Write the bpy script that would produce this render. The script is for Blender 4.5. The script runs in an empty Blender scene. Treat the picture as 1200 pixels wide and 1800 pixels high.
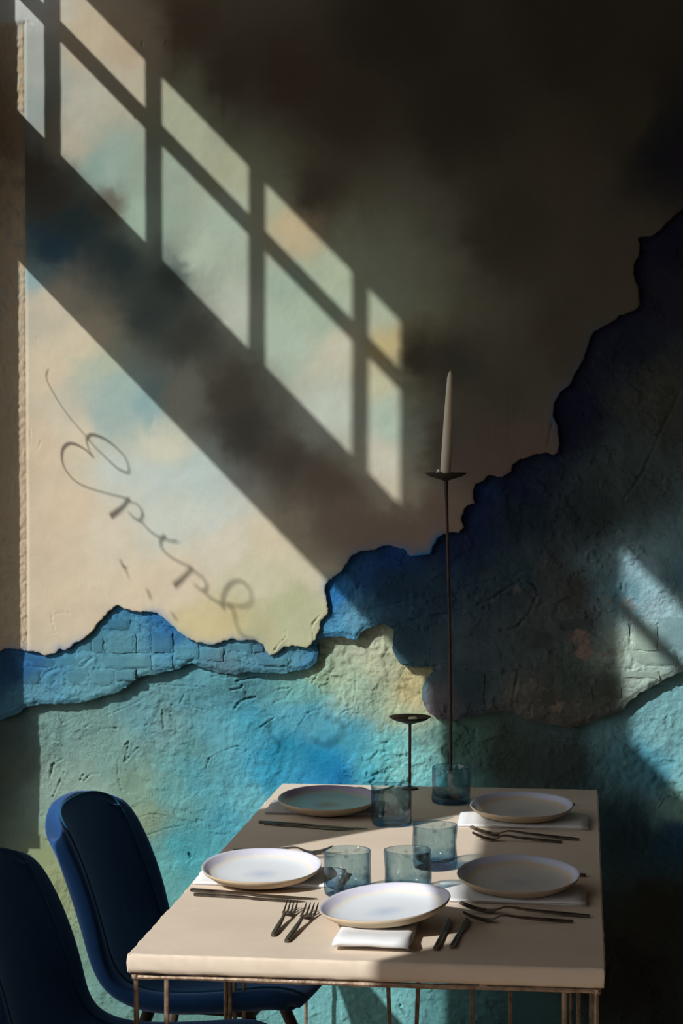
import bpy, bmesh, math, random
import numpy as np
from mathutils import Vector, Matrix

random.seed(4)
scene = bpy.context.scene
COL = scene.collection
R = math.radians

# ------------------------------------------------------------------ camera
EYE = np.array([0.0, 0.0, 1.55])
YAW, PITCH = R(6.936), R(1.800)          # turned to the left, tipped down
cam_data = bpy.data.cameras.new('camera')
cam_data.sensor_fit = 'VERTICAL'
cam_data.sensor_height = 36.0
cam_data.lens = 70.0
cam_data.clip_start = 0.05
cam = bpy.data.objects.new('camera', cam_data)
COL.objects.link(cam)
cam.location = EYE
cam.rotation_euler = (R(90) - PITCH, 0, YAW)
scene.camera = cam

# ------------------------------------------------------------------ light
SUN_DIR = Vector((0.83, 1.0, -0.85)).normalized()
sun_data = bpy.data.lights.new('sun', 'SUN')
sun_data.energy = 5.0
sun_data.angle = R(0.53)
sun_data.color = (1.0, 0.98, 0.945)
sun = bpy.data.objects.new('sun', sun_data)
COL.objects.link(sun)
sun.location = (-3, -3, 5)
sun.rotation_euler = SUN_DIR.to_track_quat('-Z', 'Y').to_euler()

world = bpy.data.worlds.new('sky')
scene.world = world
world.use_nodes = True
wn = world.node_tree
wn.nodes.clear()
w_out = wn.nodes.new('ShaderNodeOutputWorld')
w_bg = wn.nodes.new('ShaderNodeBackground')
w_sky = wn.nodes.new('ShaderNodeTexSky')
w_sky.sky_type = 'NISHITA'
w_sky.sun_disc = False
w_sky.sun_elevation = R(33)
w_sky.sun_rotation = math.atan2(-0.83, -1.0)
w_hsv = wn.nodes.new('ShaderNodeHueSaturation')          # hazy, pale sky
w_hsv.inputs['Saturation'].default_value = 0.0
wn.links.new(w_sky.outputs['Color'], w_hsv.inputs['Color'])
wn.links.new(w_hsv.outputs['Color'], w_bg.inputs['Color'])
w_bg.inputs['Strength'].default_value = 0.18
wn.links.new(w_bg.outputs['Background'], w_out.inputs['Surface'])

vs = scene.view_settings
vs.view_transform = 'Standard'
vs.look = 'None'
vs.gamma = 1.0
vs.use_curve_mapping = False
vs.exposure = 0.0
scene.cycles.use_denoising = True

# ------------------------------------------------------------------ where things stand (metres)
YW = 4.758                 # front face of the top coat of plaster on the back wall
XW = -1.60                 # middle of the window wall on the left
ZT = 0.75                  # table top
F_PX = 3500.0
_fwd = np.array([-math.sin(YAW) * math.cos(PITCH), math.cos(YAW) * math.cos(PITCH), -math.sin(PITCH)])
_rgt = np.array([math.cos(YAW), math.sin(YAW), 0.0])
_up = np.cross(_rgt, _fwd)


def on_wall(px, py, y=YW):
    """wall coordinates (x, z) of a point measured in the 1200x1800 photograph"""
    d = _fwd * F_PX + _rgt * (px - 600) + _up * (900 - py)
    p = EYE + d * ((y - EYE[1]) / d[1])
    return p[0], p[2]


# ------------------------------------------------------------------ helpers
def lin(r, g, b):
    f = lambda c: (c / 12.92) if c <= 0.04045 else ((c + 0.055) / 1.055) ** 2.4
    return tuple(f(v / 255.0) for v in (r, g, b))


def link(name, me, mats, parent=None, smooth=False):
    o = bpy.data.objects.new(name, me)
    COL.objects.link(o)
    for m in (mats if isinstance(mats, (list, tuple)) else [mats]):
        me.materials.append(m)
    if smooth:
        me.polygons.foreach_set('use_smooth', [True] * len(me.polygons))
    if parent:
        o.parent = parent
    return o


def obj(name, bm, mats, parent=None, smooth=False):
    me = bpy.data.meshes.new(name)
    bmesh.ops.recalc_face_normals(bm, faces=bm.faces)
    bm.to_mesh(me)
    bm.free()
    return link(name, me, mats, parent, smooth)


def thing(name, label, cat, loc=(0, 0, 0), rotz=0.0, group=None):
    o = bpy.data.objects.new(name, None)
    o.empty_display_size = 0.05
    COL.objects.link(o)
    o.location = loc
    o.rotation_euler = (0, 0, rotz)
    tag(o, label, cat, group)
    return o


def tag(o, label, cat, group=None):
    o['label'] = label
    o['category'] = cat
    if group:
        o['group'] = group
    return o


def structure(o):
    o['kind'] = 'structure'
    return o


def dup(root, loc, rot, label, group=None):
    r = root.copy()
    COL.objects.link(r)
    r.location = loc
    r.rotation_euler = rot
    r['label'] = label
    if group:
        r['group'] = group
    for ch in root.children:
        c = ch.copy()
        COL.objects.link(c)
        c.parent = r
        for g in ch.children:
            d = g.copy()
            COL.objects.link(d)
            d.parent = c
    return r


def add_box(bm, lo, hi):
    vs_ = [bm.verts.new((x, y, z)) for z in (lo[2], hi[2]) for y in (lo[1], hi[1]) for x in (lo[0], hi[0])]
    for f in ((0, 2, 3, 1), (4, 5, 7, 6), (0, 1, 5, 4), (2, 6, 7, 3), (0, 4, 6, 2), (1, 3, 7, 5)):
        bm.faces.new([vs_[i] for i in f])
    return vs_


def box(name, lo, hi, m, parent=None, bevel=0.0):
    bm = bmesh.new()
    add_box(bm, lo, hi)
    if bevel:
        bmesh.ops.bevel(bm, geom=bm.edges[:], offset=bevel, segments=2, affect='EDGES', profile=0.5)
    return obj(name, bm, m, parent)


def add_tube(bm, pts, radii, n=10, caps=True):
    pts = [Vector(p) for p in pts]
    if not isinstance(radii, (list, tuple)):
        radii = [radii] * len(pts)
    rings = []
    prev = None
    for i, p in enumerate(pts):
        t = (pts[min(i + 1, len(pts) - 1)] - pts[max(i - 1, 0)]).normalized()
        if prev is None:
            a = Vector((0, 0, 1)) if abs(t.z) < 0.9 else Vector((1, 0, 0))
            u = t.cross(a).normalized()
        else:
            u = (prev - t * prev.dot(t)).normalized()
        prev = u
        v = t.cross(u)
        rings.append([bm.verts.new(p + (u * math.cos(2 * math.pi * k / n) + v * math.sin(2 * math.pi * k / n)) * radii[i])
                      for k in range(n)])
    for a, b in zip(rings, rings[1:]):
        for k in range(n):
            bm.faces.new((a[k], a[(k + 1) % n], b[(k + 1) % n], b[k]))
    if caps:
        bm.faces.new(rings[0][::-1])
        bm.faces.new(rings[-1])


def add_lathe(bm, prof, n=48, closed=False, wob=None):
    """revolve a list of (r, z) about Z; a radius of 0 closes to a point"""
    rings = []
    for j, (r, z) in enumerate(prof):
        if r < 1e-6:
            rings.append([bm.verts.new((0, 0, z))])
        else:
            row = []
            for k in range(n):
                a = 2 * math.pi * k / n
                dr, dz = wob(a, r, z, j) if wob else (0, 0)
                row.append(bm.verts.new(((r + dr) * math.cos(a), (r + dr) * math.sin(a), z + dz)))
            rings.append(row)
    pairs = list(zip(rings, rings[1:]))
    if closed:
        pairs.append((rings[-1], rings[0]))
    for a, b in pairs:
        for k in range(n):
            k2 = (k + 1) % n
            if len(a) == 1 and len(b) == 1:
                continue
            if len(a) == 1:
                bm.faces.new((a[0], b[k], b[k2]))
            elif len(b) == 1:
                bm.faces.new((a[k], a[k2], b[0]))
            else:
                bm.faces.new((a[k], a[k2], b[k2], b[k]))


def add_loft(bm, sections):
    """sections: lists of points of equal length, joined in turn and capped"""
    rings = [[bm.verts.new(p) for p in s] for s in sections]
    n = len(rings[0])
    for a, b in zip(rings, rings[1:]):
        for k in range(n):
            bm.faces.new((a[k], a[(k + 1) % n], b[(k + 1) % n], b[k]))
    bm.faces.new(rings[0][::-1])
    bm.faces.new(rings[-1])


# ------------------------------------------------------------------ noise for the relief
def _hash(ix, iy, seed):
    h = (ix.astype(np.int64) * 374761393 + iy.astype(np.int64) * 668265263 + seed * 2147483647) & 0xFFFFFFFF
    h = ((h ^ (h >> 13)) * 1274126177) & 0xFFFFFFFF
    h = h ^ (h >> 16)
    return (h & 0xFFFFFF) / float(0xFFFFFF)


def vnoise(x, y, seed=0):
    x0, y0 = np.floor(x), np.floor(y)
    fx, fy = x - x0, y - y0
    fx, fy = fx * fx * (3 - 2 * fx), fy * fy * (3 - 2 * fy)
    a, b = _hash(x0, y0, seed), _hash(x0 + 1, y0, seed)
    c, d = _hash(x0, y0 + 1, seed), _hash(x0 + 1, y0 + 1, seed)
    return (a * (1 - fx) + b * fx) * (1 - fy) + (c * (1 - fx) + d * fx) * fy


def fbm(x, y, seed=0, octaves=4, gain=0.5):
    s, a, t = 0, 1.0, 0
    for o in range(octaves):
        s = s + a * (vnoise(x * 2 ** o, y * 2 ** o, seed + o * 17) - 0.5)
        t += a
        a *= gain
    return s / t * 2


# ------------------------------------------------------------------ materials
def nodes(name):
    m = bpy.data.materials.new(name)
    m.use_nodes = True
    nt = m.node_tree
    b = nt.nodes['Principled BSDF']
    return m, nt, b


def tex_noise(nt, scale, detail=4.0, rough=0.55, coord=None):
    n = nt.nodes.new('ShaderNodeTexNoise')
    n.inputs['Scale'].default_value = scale
    n.inputs['Detail'].default_value = detail
    n.inputs['Roughness'].default_value = rough
    if coord:
        nt.links.new(coord, n.inputs['Vector'])
    return n


def bump(nt, height, strength, dist, normal=None):
    b = nt.nodes.new('ShaderNodeBump')
    b.inputs['Strength'].default_value = strength
    b.inputs['Distance'].default_value = dist
    nt.links.new(height, b.inputs['Height'])
    if normal:
        nt.links.new(normal, b.inputs['Normal'])
    return b.outputs['Normal']


def simple(name, color, rough=0.6, metal=0.0, spec=0.5, noise=None, bump_s=0.0, bump_scale=200, sheen=0.0):
    m, nt, b = nodes(name)
    b.inputs['Base Color'].default_value = (*color, 1)
    b.inputs['Roughness'].default_value = rough
    b.inputs['Metallic'].default_value = metal
    b.inputs['Specular IOR Level'].default_value = spec
    if sheen:
        b.inputs['Sheen Weight'].default_value = sheen
        b.inputs['Sheen Roughness'].default_value = 0.4
        b.inputs['Sheen Tint'].default_value = (*[min(1, c * 3 + 0.22) for c in color], 1)
    tc = nt.nodes.new('ShaderNodeTexCoord').outputs['Object']
    if noise:
        scale, c2 = noise
        n = tex_noise(nt, scale, 6, 0.6, tc)
        ramp = nt.nodes.new('ShaderNodeValToRGB')
        ramp.color_ramp.elements[0].position = 0.35
        ramp.color_ramp.elements[0].color = (*color, 1)
        ramp.color_ramp.elements[1].position = 0.68
        ramp.color_ramp.elements[1].color = (*c2, 1)
        nt.links.new(n.outputs['Fac'], ramp.inputs['Fac'])
        nt.links.new(ramp.outputs['Color'], b.inputs['Base Color'])
    if bump_s:
        n2 = tex_noise(nt, bump_scale, 5, 0.6, tc)
        nt.links.new(bump(nt, n2.outputs['Fac'], bump_s, 0.002), b.inputs['Normal'])
    return m


def painted(name, mottling, bump_list, rough=0.82, hatch=False):
    """mural paint: pigment with some shade in it, stored per vertex, broken up by brush and grain noise, over plaster relief"""
    m, nt, b = nodes(name)
    b.inputs['Roughness'].default_value = rough
    b.inputs['Specular IOR Level'].default_value = 0.25
    at = nt.nodes.new('ShaderNodeAttribute')
    at.attribute_name = 'paint'
    tc = nt.nodes.new('ShaderNodeTexCoord').outputs['Object']
    n = tex_noise(nt, 14, 8, 0.62, tc)
    n2 = tex_noise(nt, 170, 4, 0.7, tc)
    hsv = nt.nodes.new('ShaderNodeHueSaturation')
    mr = nt.nodes.new('ShaderNodeMapRange')
    mr.inputs['From Min'].default_value = 0.25
    mr.inputs['From Max'].default_value = 0.75
    mr.inputs['To Min'].default_value = 1 - mottling
    mr.inputs['To Max'].default_value = 1 + mottling
    mixn = nt.nodes.new('ShaderNodeMath')
    mixn.operation = 'MULTIPLY_ADD'
    mixn.inputs[1].default_value = 0.35
    nt.links.new(n2.outputs['Fac'], mixn.inputs[0])
    sc = nt.nodes.new('ShaderNodeMath')
    sc.operation = 'MULTIPLY'
    sc.inputs[1].default_value = 0.65
    nt.links.new(n.outputs['Fac'], sc.inputs[0])
    nt.links.new(sc.outputs[0], mixn.inputs[2])
    nt.links.new(mixn.outputs[0], mr.inputs['Value'])
    nt.links.new(mr.outputs['Result'], hsv.inputs['Value'])
    nt.links.new(at.outputs['Color'], hsv.inputs['Color'])
    nt.links.new(hsv.outputs['Color'], b.inputs['Base Color'])
    nrm = None
    for scale, det, s, dist in bump_list:
        q = tex_noise(nt, scale, det, 0.65, tc)
        # patches are rougher or smoother, as the trowel left them
        k = tex_noise(nt, 7 if scale < 150 else 11, 3, 0.6, tc)
        kr = nt.nodes.new('ShaderNodeMapRange')
        kr.inputs['From Min'].default_value = 0.38
        kr.inputs['From Max'].default_value = 0.62
        kr.inputs['To Min'].default_value = 0.15
        nt.links.new(k.outputs['Fac'], kr.inputs['Value'])
        km = nt.nodes.new('ShaderNodeMath')
        km.operation = 'MULTIPLY'
        nt.links.new(q.outputs['Fac'], km.inputs[0])
        nt.links.new(kr.outputs['Result'], km.inputs[1])
        nrm = bump(nt, km.outputs[0], s, dist, nrm)
    if hatch:
        mp = nt.nodes.new('ShaderNodeMapping')
        mp.inputs['Rotation'].default_value = (0, R(hatch), 0)
        nt.links.new(tc, mp.inputs['Vector'])
        wv = nt.nodes.new('ShaderNodeTexWave')
        wv.wave_type = 'BANDS'
        wv.bands_direction = 'X'
        wv.inputs['Scale'].default_value = 105
        wv.inputs['Distortion'].default_value = 1.2
        wv.inputs['Detail'].default_value = 2
        nt.links.new(mp.outputs['Vector'], wv.inputs['Vector'])
        nrm = bump(nt, wv.outputs['Fac'], 0.8, 0.0018, nrm)
    nt.links.new(nrm, b.inputs['Normal'])
    return m


M_COAT = painted('painted_top_coat', 0.10, [(60, 4, 0.25, 0.004), (420, 3, 0.35, 0.0012)])
M_MASON = painted('painted_masonry', 0.26, [(70, 6, 0.7, 0.007), (260, 4, 0.9, 0.0028)])
M_HATCH = painted('painted_hatched_block', 0.24, [(90, 6, 0.5, 0.004), (260, 4, 0.6, 0.002)], hatch=45)
M_RENDER = painted('painted_lower_render', 0.24, [(48, 8, 0.75, 0.008), (130, 6, 0.7, 0.004), (300, 4, 0.8, 0.0025)])

M_ROOM = simple('warm_room_paint', lin(186, 160, 134), 0.9, noise=(3, lin(172, 148, 124)))
M_SIDE = simple('dim_plaster', lin(80, 70, 60), 0.9, noise=(4, lin(66, 58, 52)), bump_s=0.3, bump_scale=60)
M_FLOOR = simple('worn_floor', lin(190, 160, 130), 0.6, noise=(6, lin(166, 138, 110)))
M_FRAME = simple('dark_window_paint', lin(40, 40, 38), 0.5)
M_LETTER = simple('black_window_lettering', lin(20, 20, 20), 0.6)
M_STONE = simple('beige_stone_top', (0.75, 0.62, 0.505), 0.7, spec=0.3, noise=(5, (0.68, 0.555, 0.445)), bump_s=0.12, bump_scale=300)
M_RUST = simple('raw_steel', (0.40, 0.29, 0.21), 0.45, metal=0.5, noise=(60, (0.16, 0.10, 0.065)), bump_s=0.4, bump_scale=150)
M_IRON = simple('blackened_iron', (0.035, 0.024, 0.02), 0.55, metal=0.6, noise=(70, (0.07, 0.04, 0.03)), bump_s=0.4, bump_scale=220)
M_CUTLERY = simple('dark_bronze_cutlery', (0.20, 0.165, 0.14), 0.34, metal=0.95, noise=(40, (0.08, 0.065, 0.055)))
M_WAX = simple('ivory_wax', lin(214, 202, 180), 0.45, spec=0.4)
M_FOIL = simple('silver_foil', (0.75, 0.76, 0.8), 0.22, metal=1.0)
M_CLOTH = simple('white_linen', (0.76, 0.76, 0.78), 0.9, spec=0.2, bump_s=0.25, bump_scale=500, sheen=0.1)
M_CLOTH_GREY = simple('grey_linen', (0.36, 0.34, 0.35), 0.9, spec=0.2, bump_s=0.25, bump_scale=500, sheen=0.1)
M_VELVET = simple('blue_velvet', (0.014, 0.058, 0.17), 0.85, spec=0.1, noise=(20, (0.011, 0.050, 0.145)), bump_s=0.12, bump_scale=400, sheen=0.7)
M_VELVET_SEAM = simple('blue_velvet_seam', (0.01, 0.08, 0.16), 0.8, spec=0.2)
M_WOOD_LEG = simple('dark_chair_leg', (0.05, 0.032, 0.02), 0.5)
M_UNGLAZED = simple('raw_clay', lin(192, 172, 146), 0.8, spec=0.2, bump_s=0.1, bump_scale=200)


def glaze(name, centre, mid, ring, rim, spot=None):
    m, nt, b = nodes(name)
    b.inputs['Roughness'].default_value = 0.32
    tc = nt.nodes.new('ShaderNodeTexCoord').outputs['Object']
    sep = nt.nodes.new('ShaderNodeSeparateXYZ')
    nt.links.new(tc, sep.inputs[0])
    cmb = nt.nodes.new('ShaderNodeCombineXYZ')
    nt.links.new(sep.outputs[0], cmb.inputs[0])
    nt.links.new(sep.outputs[1], cmb.inputs[1])
    ln = nt.nodes.new('ShaderNodeVectorMath')
    ln.operation = 'LENGTH'
    nt.links.new(cmb.outputs[0], ln.inputs[0])
    nz = tex_noise(nt, 22, 5, 0.6, tc)
    mad = nt.nodes.new('ShaderNodeMath')
    mad.operation = 'MULTIPLY_ADD'
    mad.inputs[1].default_value = 0.022
    nt.links.new(nz.outputs['Fac'], mad.inputs[0])
    nt.links.new(ln.outputs['Value'], mad.inputs[2])
    mul = nt.nodes.new('ShaderNodeMath')
    mul.operation = 'MULTIPLY'
    mul.inputs[1].default_value = 1 / 0.125
    nt.links.new(mad.outputs[0], mul.inputs[0])
    ramp = nt.nodes.new('ShaderNodeValToRGB')
    cr = ramp.color_ramp
    cr.elements[0].position = 0.1
    cr.elements[0].color = (*centre, 1)
    cr.elements[1].position = 0.98
    cr.elements[1].color = (*rim, 1)
    for p, c in ((0.38, mid), (0.76, mid), (0.83, ring), (0.89, rim)):
        e = cr.elements.new(p)
        e.color = (*c, 1)
    nt.links.new(mul.outputs[0], ramp.inputs['Fac'])
    nt.links.new(ramp.outputs['Color'], b.inputs['Base Color'])
    return m


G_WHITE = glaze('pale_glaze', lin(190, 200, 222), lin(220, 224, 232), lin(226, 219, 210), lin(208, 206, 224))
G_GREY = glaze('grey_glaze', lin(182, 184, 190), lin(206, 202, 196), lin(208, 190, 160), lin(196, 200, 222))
G_BLUE = glaze('blue_green_glaze', lin(120, 104, 96), lin(126, 172, 182), lin(150, 160, 150), lin(150, 140, 170))


def glass_mat(name, tint, deep, ztop=0.03):
    """thin hand-blown tinted glass, seen through with hardly any bending; pigment pools in the thick foot"""
    m = bpy.data.materials.new(name)
    m.use_nodes = True
    nt = m.node_tree
    nt.nodes.clear()
    out = nt.nodes.new('ShaderNodeOutputMaterial')
    tc = nt.nodes.new('ShaderNodeTexCoord').outputs['Object']
    sep = nt.nodes.new('ShaderNodeSeparateXYZ')
    nt.links.new(tc, sep.inputs[0])
    nz = tex_noise(nt, 45, 3, 0.5, tc)
    ad = nt.nodes.new('ShaderNodeMath')
    ad.operation = 'MULTIPLY_ADD'
    ad.inputs[1].default_value = 0.03
    nt.links.new(nz.outputs['Fac'], ad.inputs[0])
    nt.links.new(sep.outputs[2], ad.inputs[2])
    mr = nt.nodes.new('ShaderNodeMapRange')
    mr.inputs['From Min'].default_value = 0.012
    mr.inputs['From Max'].default_value = ztop + 0.012
    nt.links.new(ad.outputs[0], mr.inputs['Value'])
    mc = nt.nodes.new('ShaderNodeMixRGB')
    mc.inputs[1].default_value = (*deep, 1)
    mc.inputs[2].default_value = (*tint, 1)
    nt.links.new(mr.outputs['Result'], mc.inputs['Fac'])
    # seed bubbles and streaks in the metal
    vo = nt.nodes.new('ShaderNodeTexVoronoi')
    vo.inputs['Scale'].default_value = 190
    nt.links.new(tc, vo.inputs['Vector'])
    bub = nt.nodes.new('ShaderNodeMapRange')
    bub.inputs['From Min'].default_value = 0.06
    bub.inputs['From Max'].default_value = 0.16
    bub.inputs['To Min'].default_value = 0.72
    nt.links.new(vo.outputs['Distance'], bub.inputs['Value'])
    strk = tex_noise(nt, 34, 3, 0.6, tc)
    st = nt.nodes.new('ShaderNodeMapRange')
    st.inputs['From Min'].default_value = 0.36
    st.inputs['From Max'].default_value = 0.44
    st.inputs['To Min'].default_value = 0.80
    nt.links.new(strk.outputs['Fac'], st.inputs['Value'])
    mm = nt.nodes.new('ShaderNodeMath')
    mm.operation = 'MULTIPLY'
    nt.links.new(bub.outputs['Result'], mm.inputs[0])
    nt.links.new(st.outputs['Result'], mm.inputs[1])
    # longer way through the wall at grazing angles
    lw = nt.nodes.new('ShaderNodeLayerWeight')
    lw.inputs['Blend'].default_value = 0.5
    pw = nt.nodes.new('ShaderNodeMath')
    pw.operation = 'POWER'
    pw.inputs[1].default_value = 3.0
    nt.links.new(lw.outputs['Facing'], pw.inputs[0])
    edge = nt.nodes.new('ShaderNodeMixRGB')
    edge.inputs[2].default_value = (deep[0] * 0.35, deep[1] * 0.45, deep[2] * 0.55, 1)
    nt.links.new(pw.outputs[0], edge.inputs['Fac'])
    nt.links.new(mc.outputs[0], edge.inputs[1])
    tint_ = nt.nodes.new('ShaderNodeMixRGB')
    tint_.blend_type = 'MULTIPLY'
    tint_.inputs['Fac'].default_value = 1.0
    nt.links.new(edge.outputs[0], tint_.inputs[1])
    nt.links.new(mm.outputs[0], tint_.inputs[2])
    tr = nt.nodes.new('ShaderNodeBsdfTransparent')
    nt.links.new(tint_.outputs[0], tr.inputs['Color'])
    gl = nt.nodes.new('ShaderNodeBsdfGlossy')
    gl.inputs['Roughness'].default_value = 0.04
    n1 = tex_noise(nt, 60, 2, 0.5, tc)
    nt.links.new(bump(nt, n1.outputs['Fac'], 0.25, 0.004), gl.inputs['Normal'])
    rf = nt.nodes.new('ShaderNodeMath')
    rf.operation = 'MULTIPLY_ADD'
    rf.inputs[1].default_value = 0.35
    rf.inputs[2].default_value = 0.055
    nt.links.new(pw.outputs[0], rf.inputs[0])
    mx = nt.nodes.new('ShaderNodeMixShader')
    nt.links.new(rf.outputs[0], mx.inputs[0])
    nt.links.new(tr.outputs[0], mx.inputs[1])
    nt.links.new(gl.outputs[0], mx.inputs[2])
    nt.links.new(mx.outputs[0], out.inputs['Surface'])
    return m


M_GLASS = glass_mat('blue_tumbler_glass', (0.80, 0.895, 0.925), (0.26, 0.50, 0.70), 0.036)


def pane_mat():
    m = bpy.data.materials.new('window_pane_glass')
    m.use_nodes = True
    nt = m.node_tree
    nt.nodes.clear()
    out = nt.nodes.new('ShaderNodeOutputMaterial')
    tr = nt.nodes.new('ShaderNodeBsdfTransparent')
    tr.inputs['Color'].default_value = (0.97, 0.985, 0.98, 1)
    gl = nt.nodes.new('ShaderNodeBsdfGlossy')
    gl.inputs['Roughness'].default_value = 0.02
    mx = nt.nodes.new('ShaderNodeMixShader')
    mx.inputs[0].default_value = 0.04
    nt.links.new(tr.outputs[0], mx.inputs[1])
    nt.links.new(gl.outputs[0], mx.inputs[2])
    nt.links.new(mx.outputs[0], out.inputs['Surface'])
    return m


M_PANE = pane_mat()

# ------------------------------------------------------------------ the painted back wall, layer by layer
U_EDGE = [(-400, 1140), (-60, 1143), (0, 1145), (8, 1142), (35, 1141), (50, 1146), (62, 1146), (72, 1149), (80, 1152), (92, 1150), (104, 1141),
    (114, 1144), (122, 1137), (135, 1128), (150, 1121), (160, 1112), (170, 1098), (180, 1085), (190, 1075), (200, 1067),
    (207, 1064), (215, 1070), (235, 1074), (255, 1074), (270, 1077), (285, 1083), (297, 1093), (305, 1102), (315, 1112),
    (330, 1122), (345, 1129), (365, 1133), (385, 1131), (400, 1126), (408, 1122), (415, 1126), (430, 1127), (450, 1126),
    (460, 1132), (466, 1145), (473, 1153), (481, 1152), (490, 1145), (500, 1139), (515, 1135), (535, 1138), (548, 1134),
    (553, 1125), (560, 1105), (566, 1088), (572, 1084), (577, 1078), (576, 1060), (572, 1040), (572, 1030), (578, 1020),
    (590, 1012), (603, 1000), (610, 985), (620, 975), (635, 970), (655, 967), (670, 961), (690, 960), (712, 966), (722, 978),
    (735, 975), (755, 974), (762, 960), (772, 945), (782, 938), (795, 935), (808, 938), (814, 925), (810, 910), (815, 895),
    (822, 888), (833, 885), (832, 862), (835, 850), (850, 845), (860, 835), (885, 838), (897, 828), (900, 815), (915, 808),
    (940, 800), (958, 795), (972, 800), (980, 795), (985, 780), (980, 750), (972, 735), (975, 705), (985, 690), (1000, 675),
    (1015, 650), (1025, 630), (1035, 600), (1045, 582), (1070, 570), (1090, 555), (1115, 545), (1125, 535), (1122, 505),
    (1113, 480), (1118, 455), (1125, 445), (1122, 420), (1145, 415), (1165, 400), (1185, 378), (1200, 365), (1260, 320),
    (1400, 240), (1700, 60), (3200, -300)]
M_EDGE = [(-400, 1300), (-60, 1275), (0, 1266), (25, 1258), (40, 1246), (60, 1243), (70, 1238), (85, 1240), (110, 1238), (140, 1236), (165, 1231),
    (180, 1225), (205, 1218), (222, 1208), (232, 1195), (245, 1190), (275, 1185), (300, 1180), (320, 1172), (335, 1165),
    (345, 1171), (370, 1180), (385, 1184), (410, 1186), (430, 1181), (460, 1183), (490, 1186), (515, 1181), (545, 1175), (556, 1165),
    (560, 1150), (556, 1135), (558, 1126), (575, 1122), (600, 1120), (615, 1122), (622, 1126), (632, 1117), (640, 1107),
    (655, 1102), (675, 1098), (690, 1105), (690, 1125), (688, 1140), (695, 1158), (705, 1168), (725, 1174), (765, 1174),
    (760, 1183), (748, 1195), (740, 1212), (742, 1235), (750, 1252), (770, 1265), (800, 1266), (830, 1258), (860, 1252),
    (890, 1250), (905, 1255), (920, 1263), (945, 1270), (975, 1277), (1000, 1282), (1030, 1273), (1060, 1262), (1080, 1258),
    (1100, 1240), (1120, 1222), (1150, 1205), (1180, 1190), (1215, 1172), (1400, 1130), (1700, 1060), (3200, 1000)]
YM = YW + 0.014            # face of the bare masonry band
YL = YW + 0.046            # face of the lower coat
U_LINE = np.array([on_wall(*p) for p in U_EDGE])
M_LINE = np.array([on_wall(*p, YM) for p in M_EDGE])


def line_sd(X, Z, line):
    """distance to an edge line, positive above it"""
    shp = X.shape
    px, pz = X.ravel(), Z.ravel()
    best = np.full(px.shape, 1e9)
    poly = np.vstack([line, [line[-1, 0], 50], [line[0, 0], 50]])
    inside = np.zeros(px.shape, bool)
    n = len(poly)
    for i in range(n):
        a, b = poly[i], poly[(i + 1) % n]
        if i < len(line) - 1:
            d = b - a
            t = np.clip(((px - a[0]) * d[0] + (pz - a[1]) * d[1]) / max(d @ d, 1e-12), 0, 1)
            best = np.minimum(best, (px - a[0] - t * d[0]) ** 2 + (pz - a[1] - t * d[1]) ** 2)
        if a[1] != b[1]:
            cond = ((a[1] > pz) != (b[1] > pz)) & (px < (b[0] - a[0]) * (pz - a[1]) / (b[1] - a[1]) + a[0])
            inside ^= cond
    best = np.sqrt(best)
    return np.where(inside, best, -best).reshape(shp)


def groove(X, Z, traces, y):
    """sum of narrow cuts (depth in metres) following traced hairline cracks"""
    out = np.zeros(X.shape)
    for pts, width, depth in traces:
        pl = np.array([on_wall(*p, y) for p in pts])
        m = (X > pl[:, 0].min() - 0.03) & (X < pl[:, 0].max() + 0.03) & (Z > pl[:, 1].min() - 0.03) & (Z < pl[:, 1].max() + 0.03)
        if not m.any():
            continue
        x, z = X[m], Z[m]
        wig = 0.0055 * fbm(x * 70, z * 70, 91, 4, 0.65)
        best = np.full(x.shape, 1e9)
        for a, b in zip(pl, pl[1:]):
            d = b - a
            t = np.clip(((x - a[0]) * d[0] + (z - a[1]) * d[1]) / (d @ d + 1e-12), 0, 1)
            # signed side: the flake below a crack lifts a little
            best = np.minimum(best, np.hypot(x - a[0] - t * d[0] + wig, z - a[1] - t * d[1] + wig))
        width = max(0.0013, width * 0.5)
        vary = np.clip(0.75 + 0.9 * fbm(x * 45, z * 45, 19, 2), 0.35, 1.2)
        g = vary * depth * (np.exp(-best / width) - 0.16 * np.exp(-((best - 2.6 * width) / (1.8 * width)) ** 2))
        out[m] += g
    return out


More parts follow.
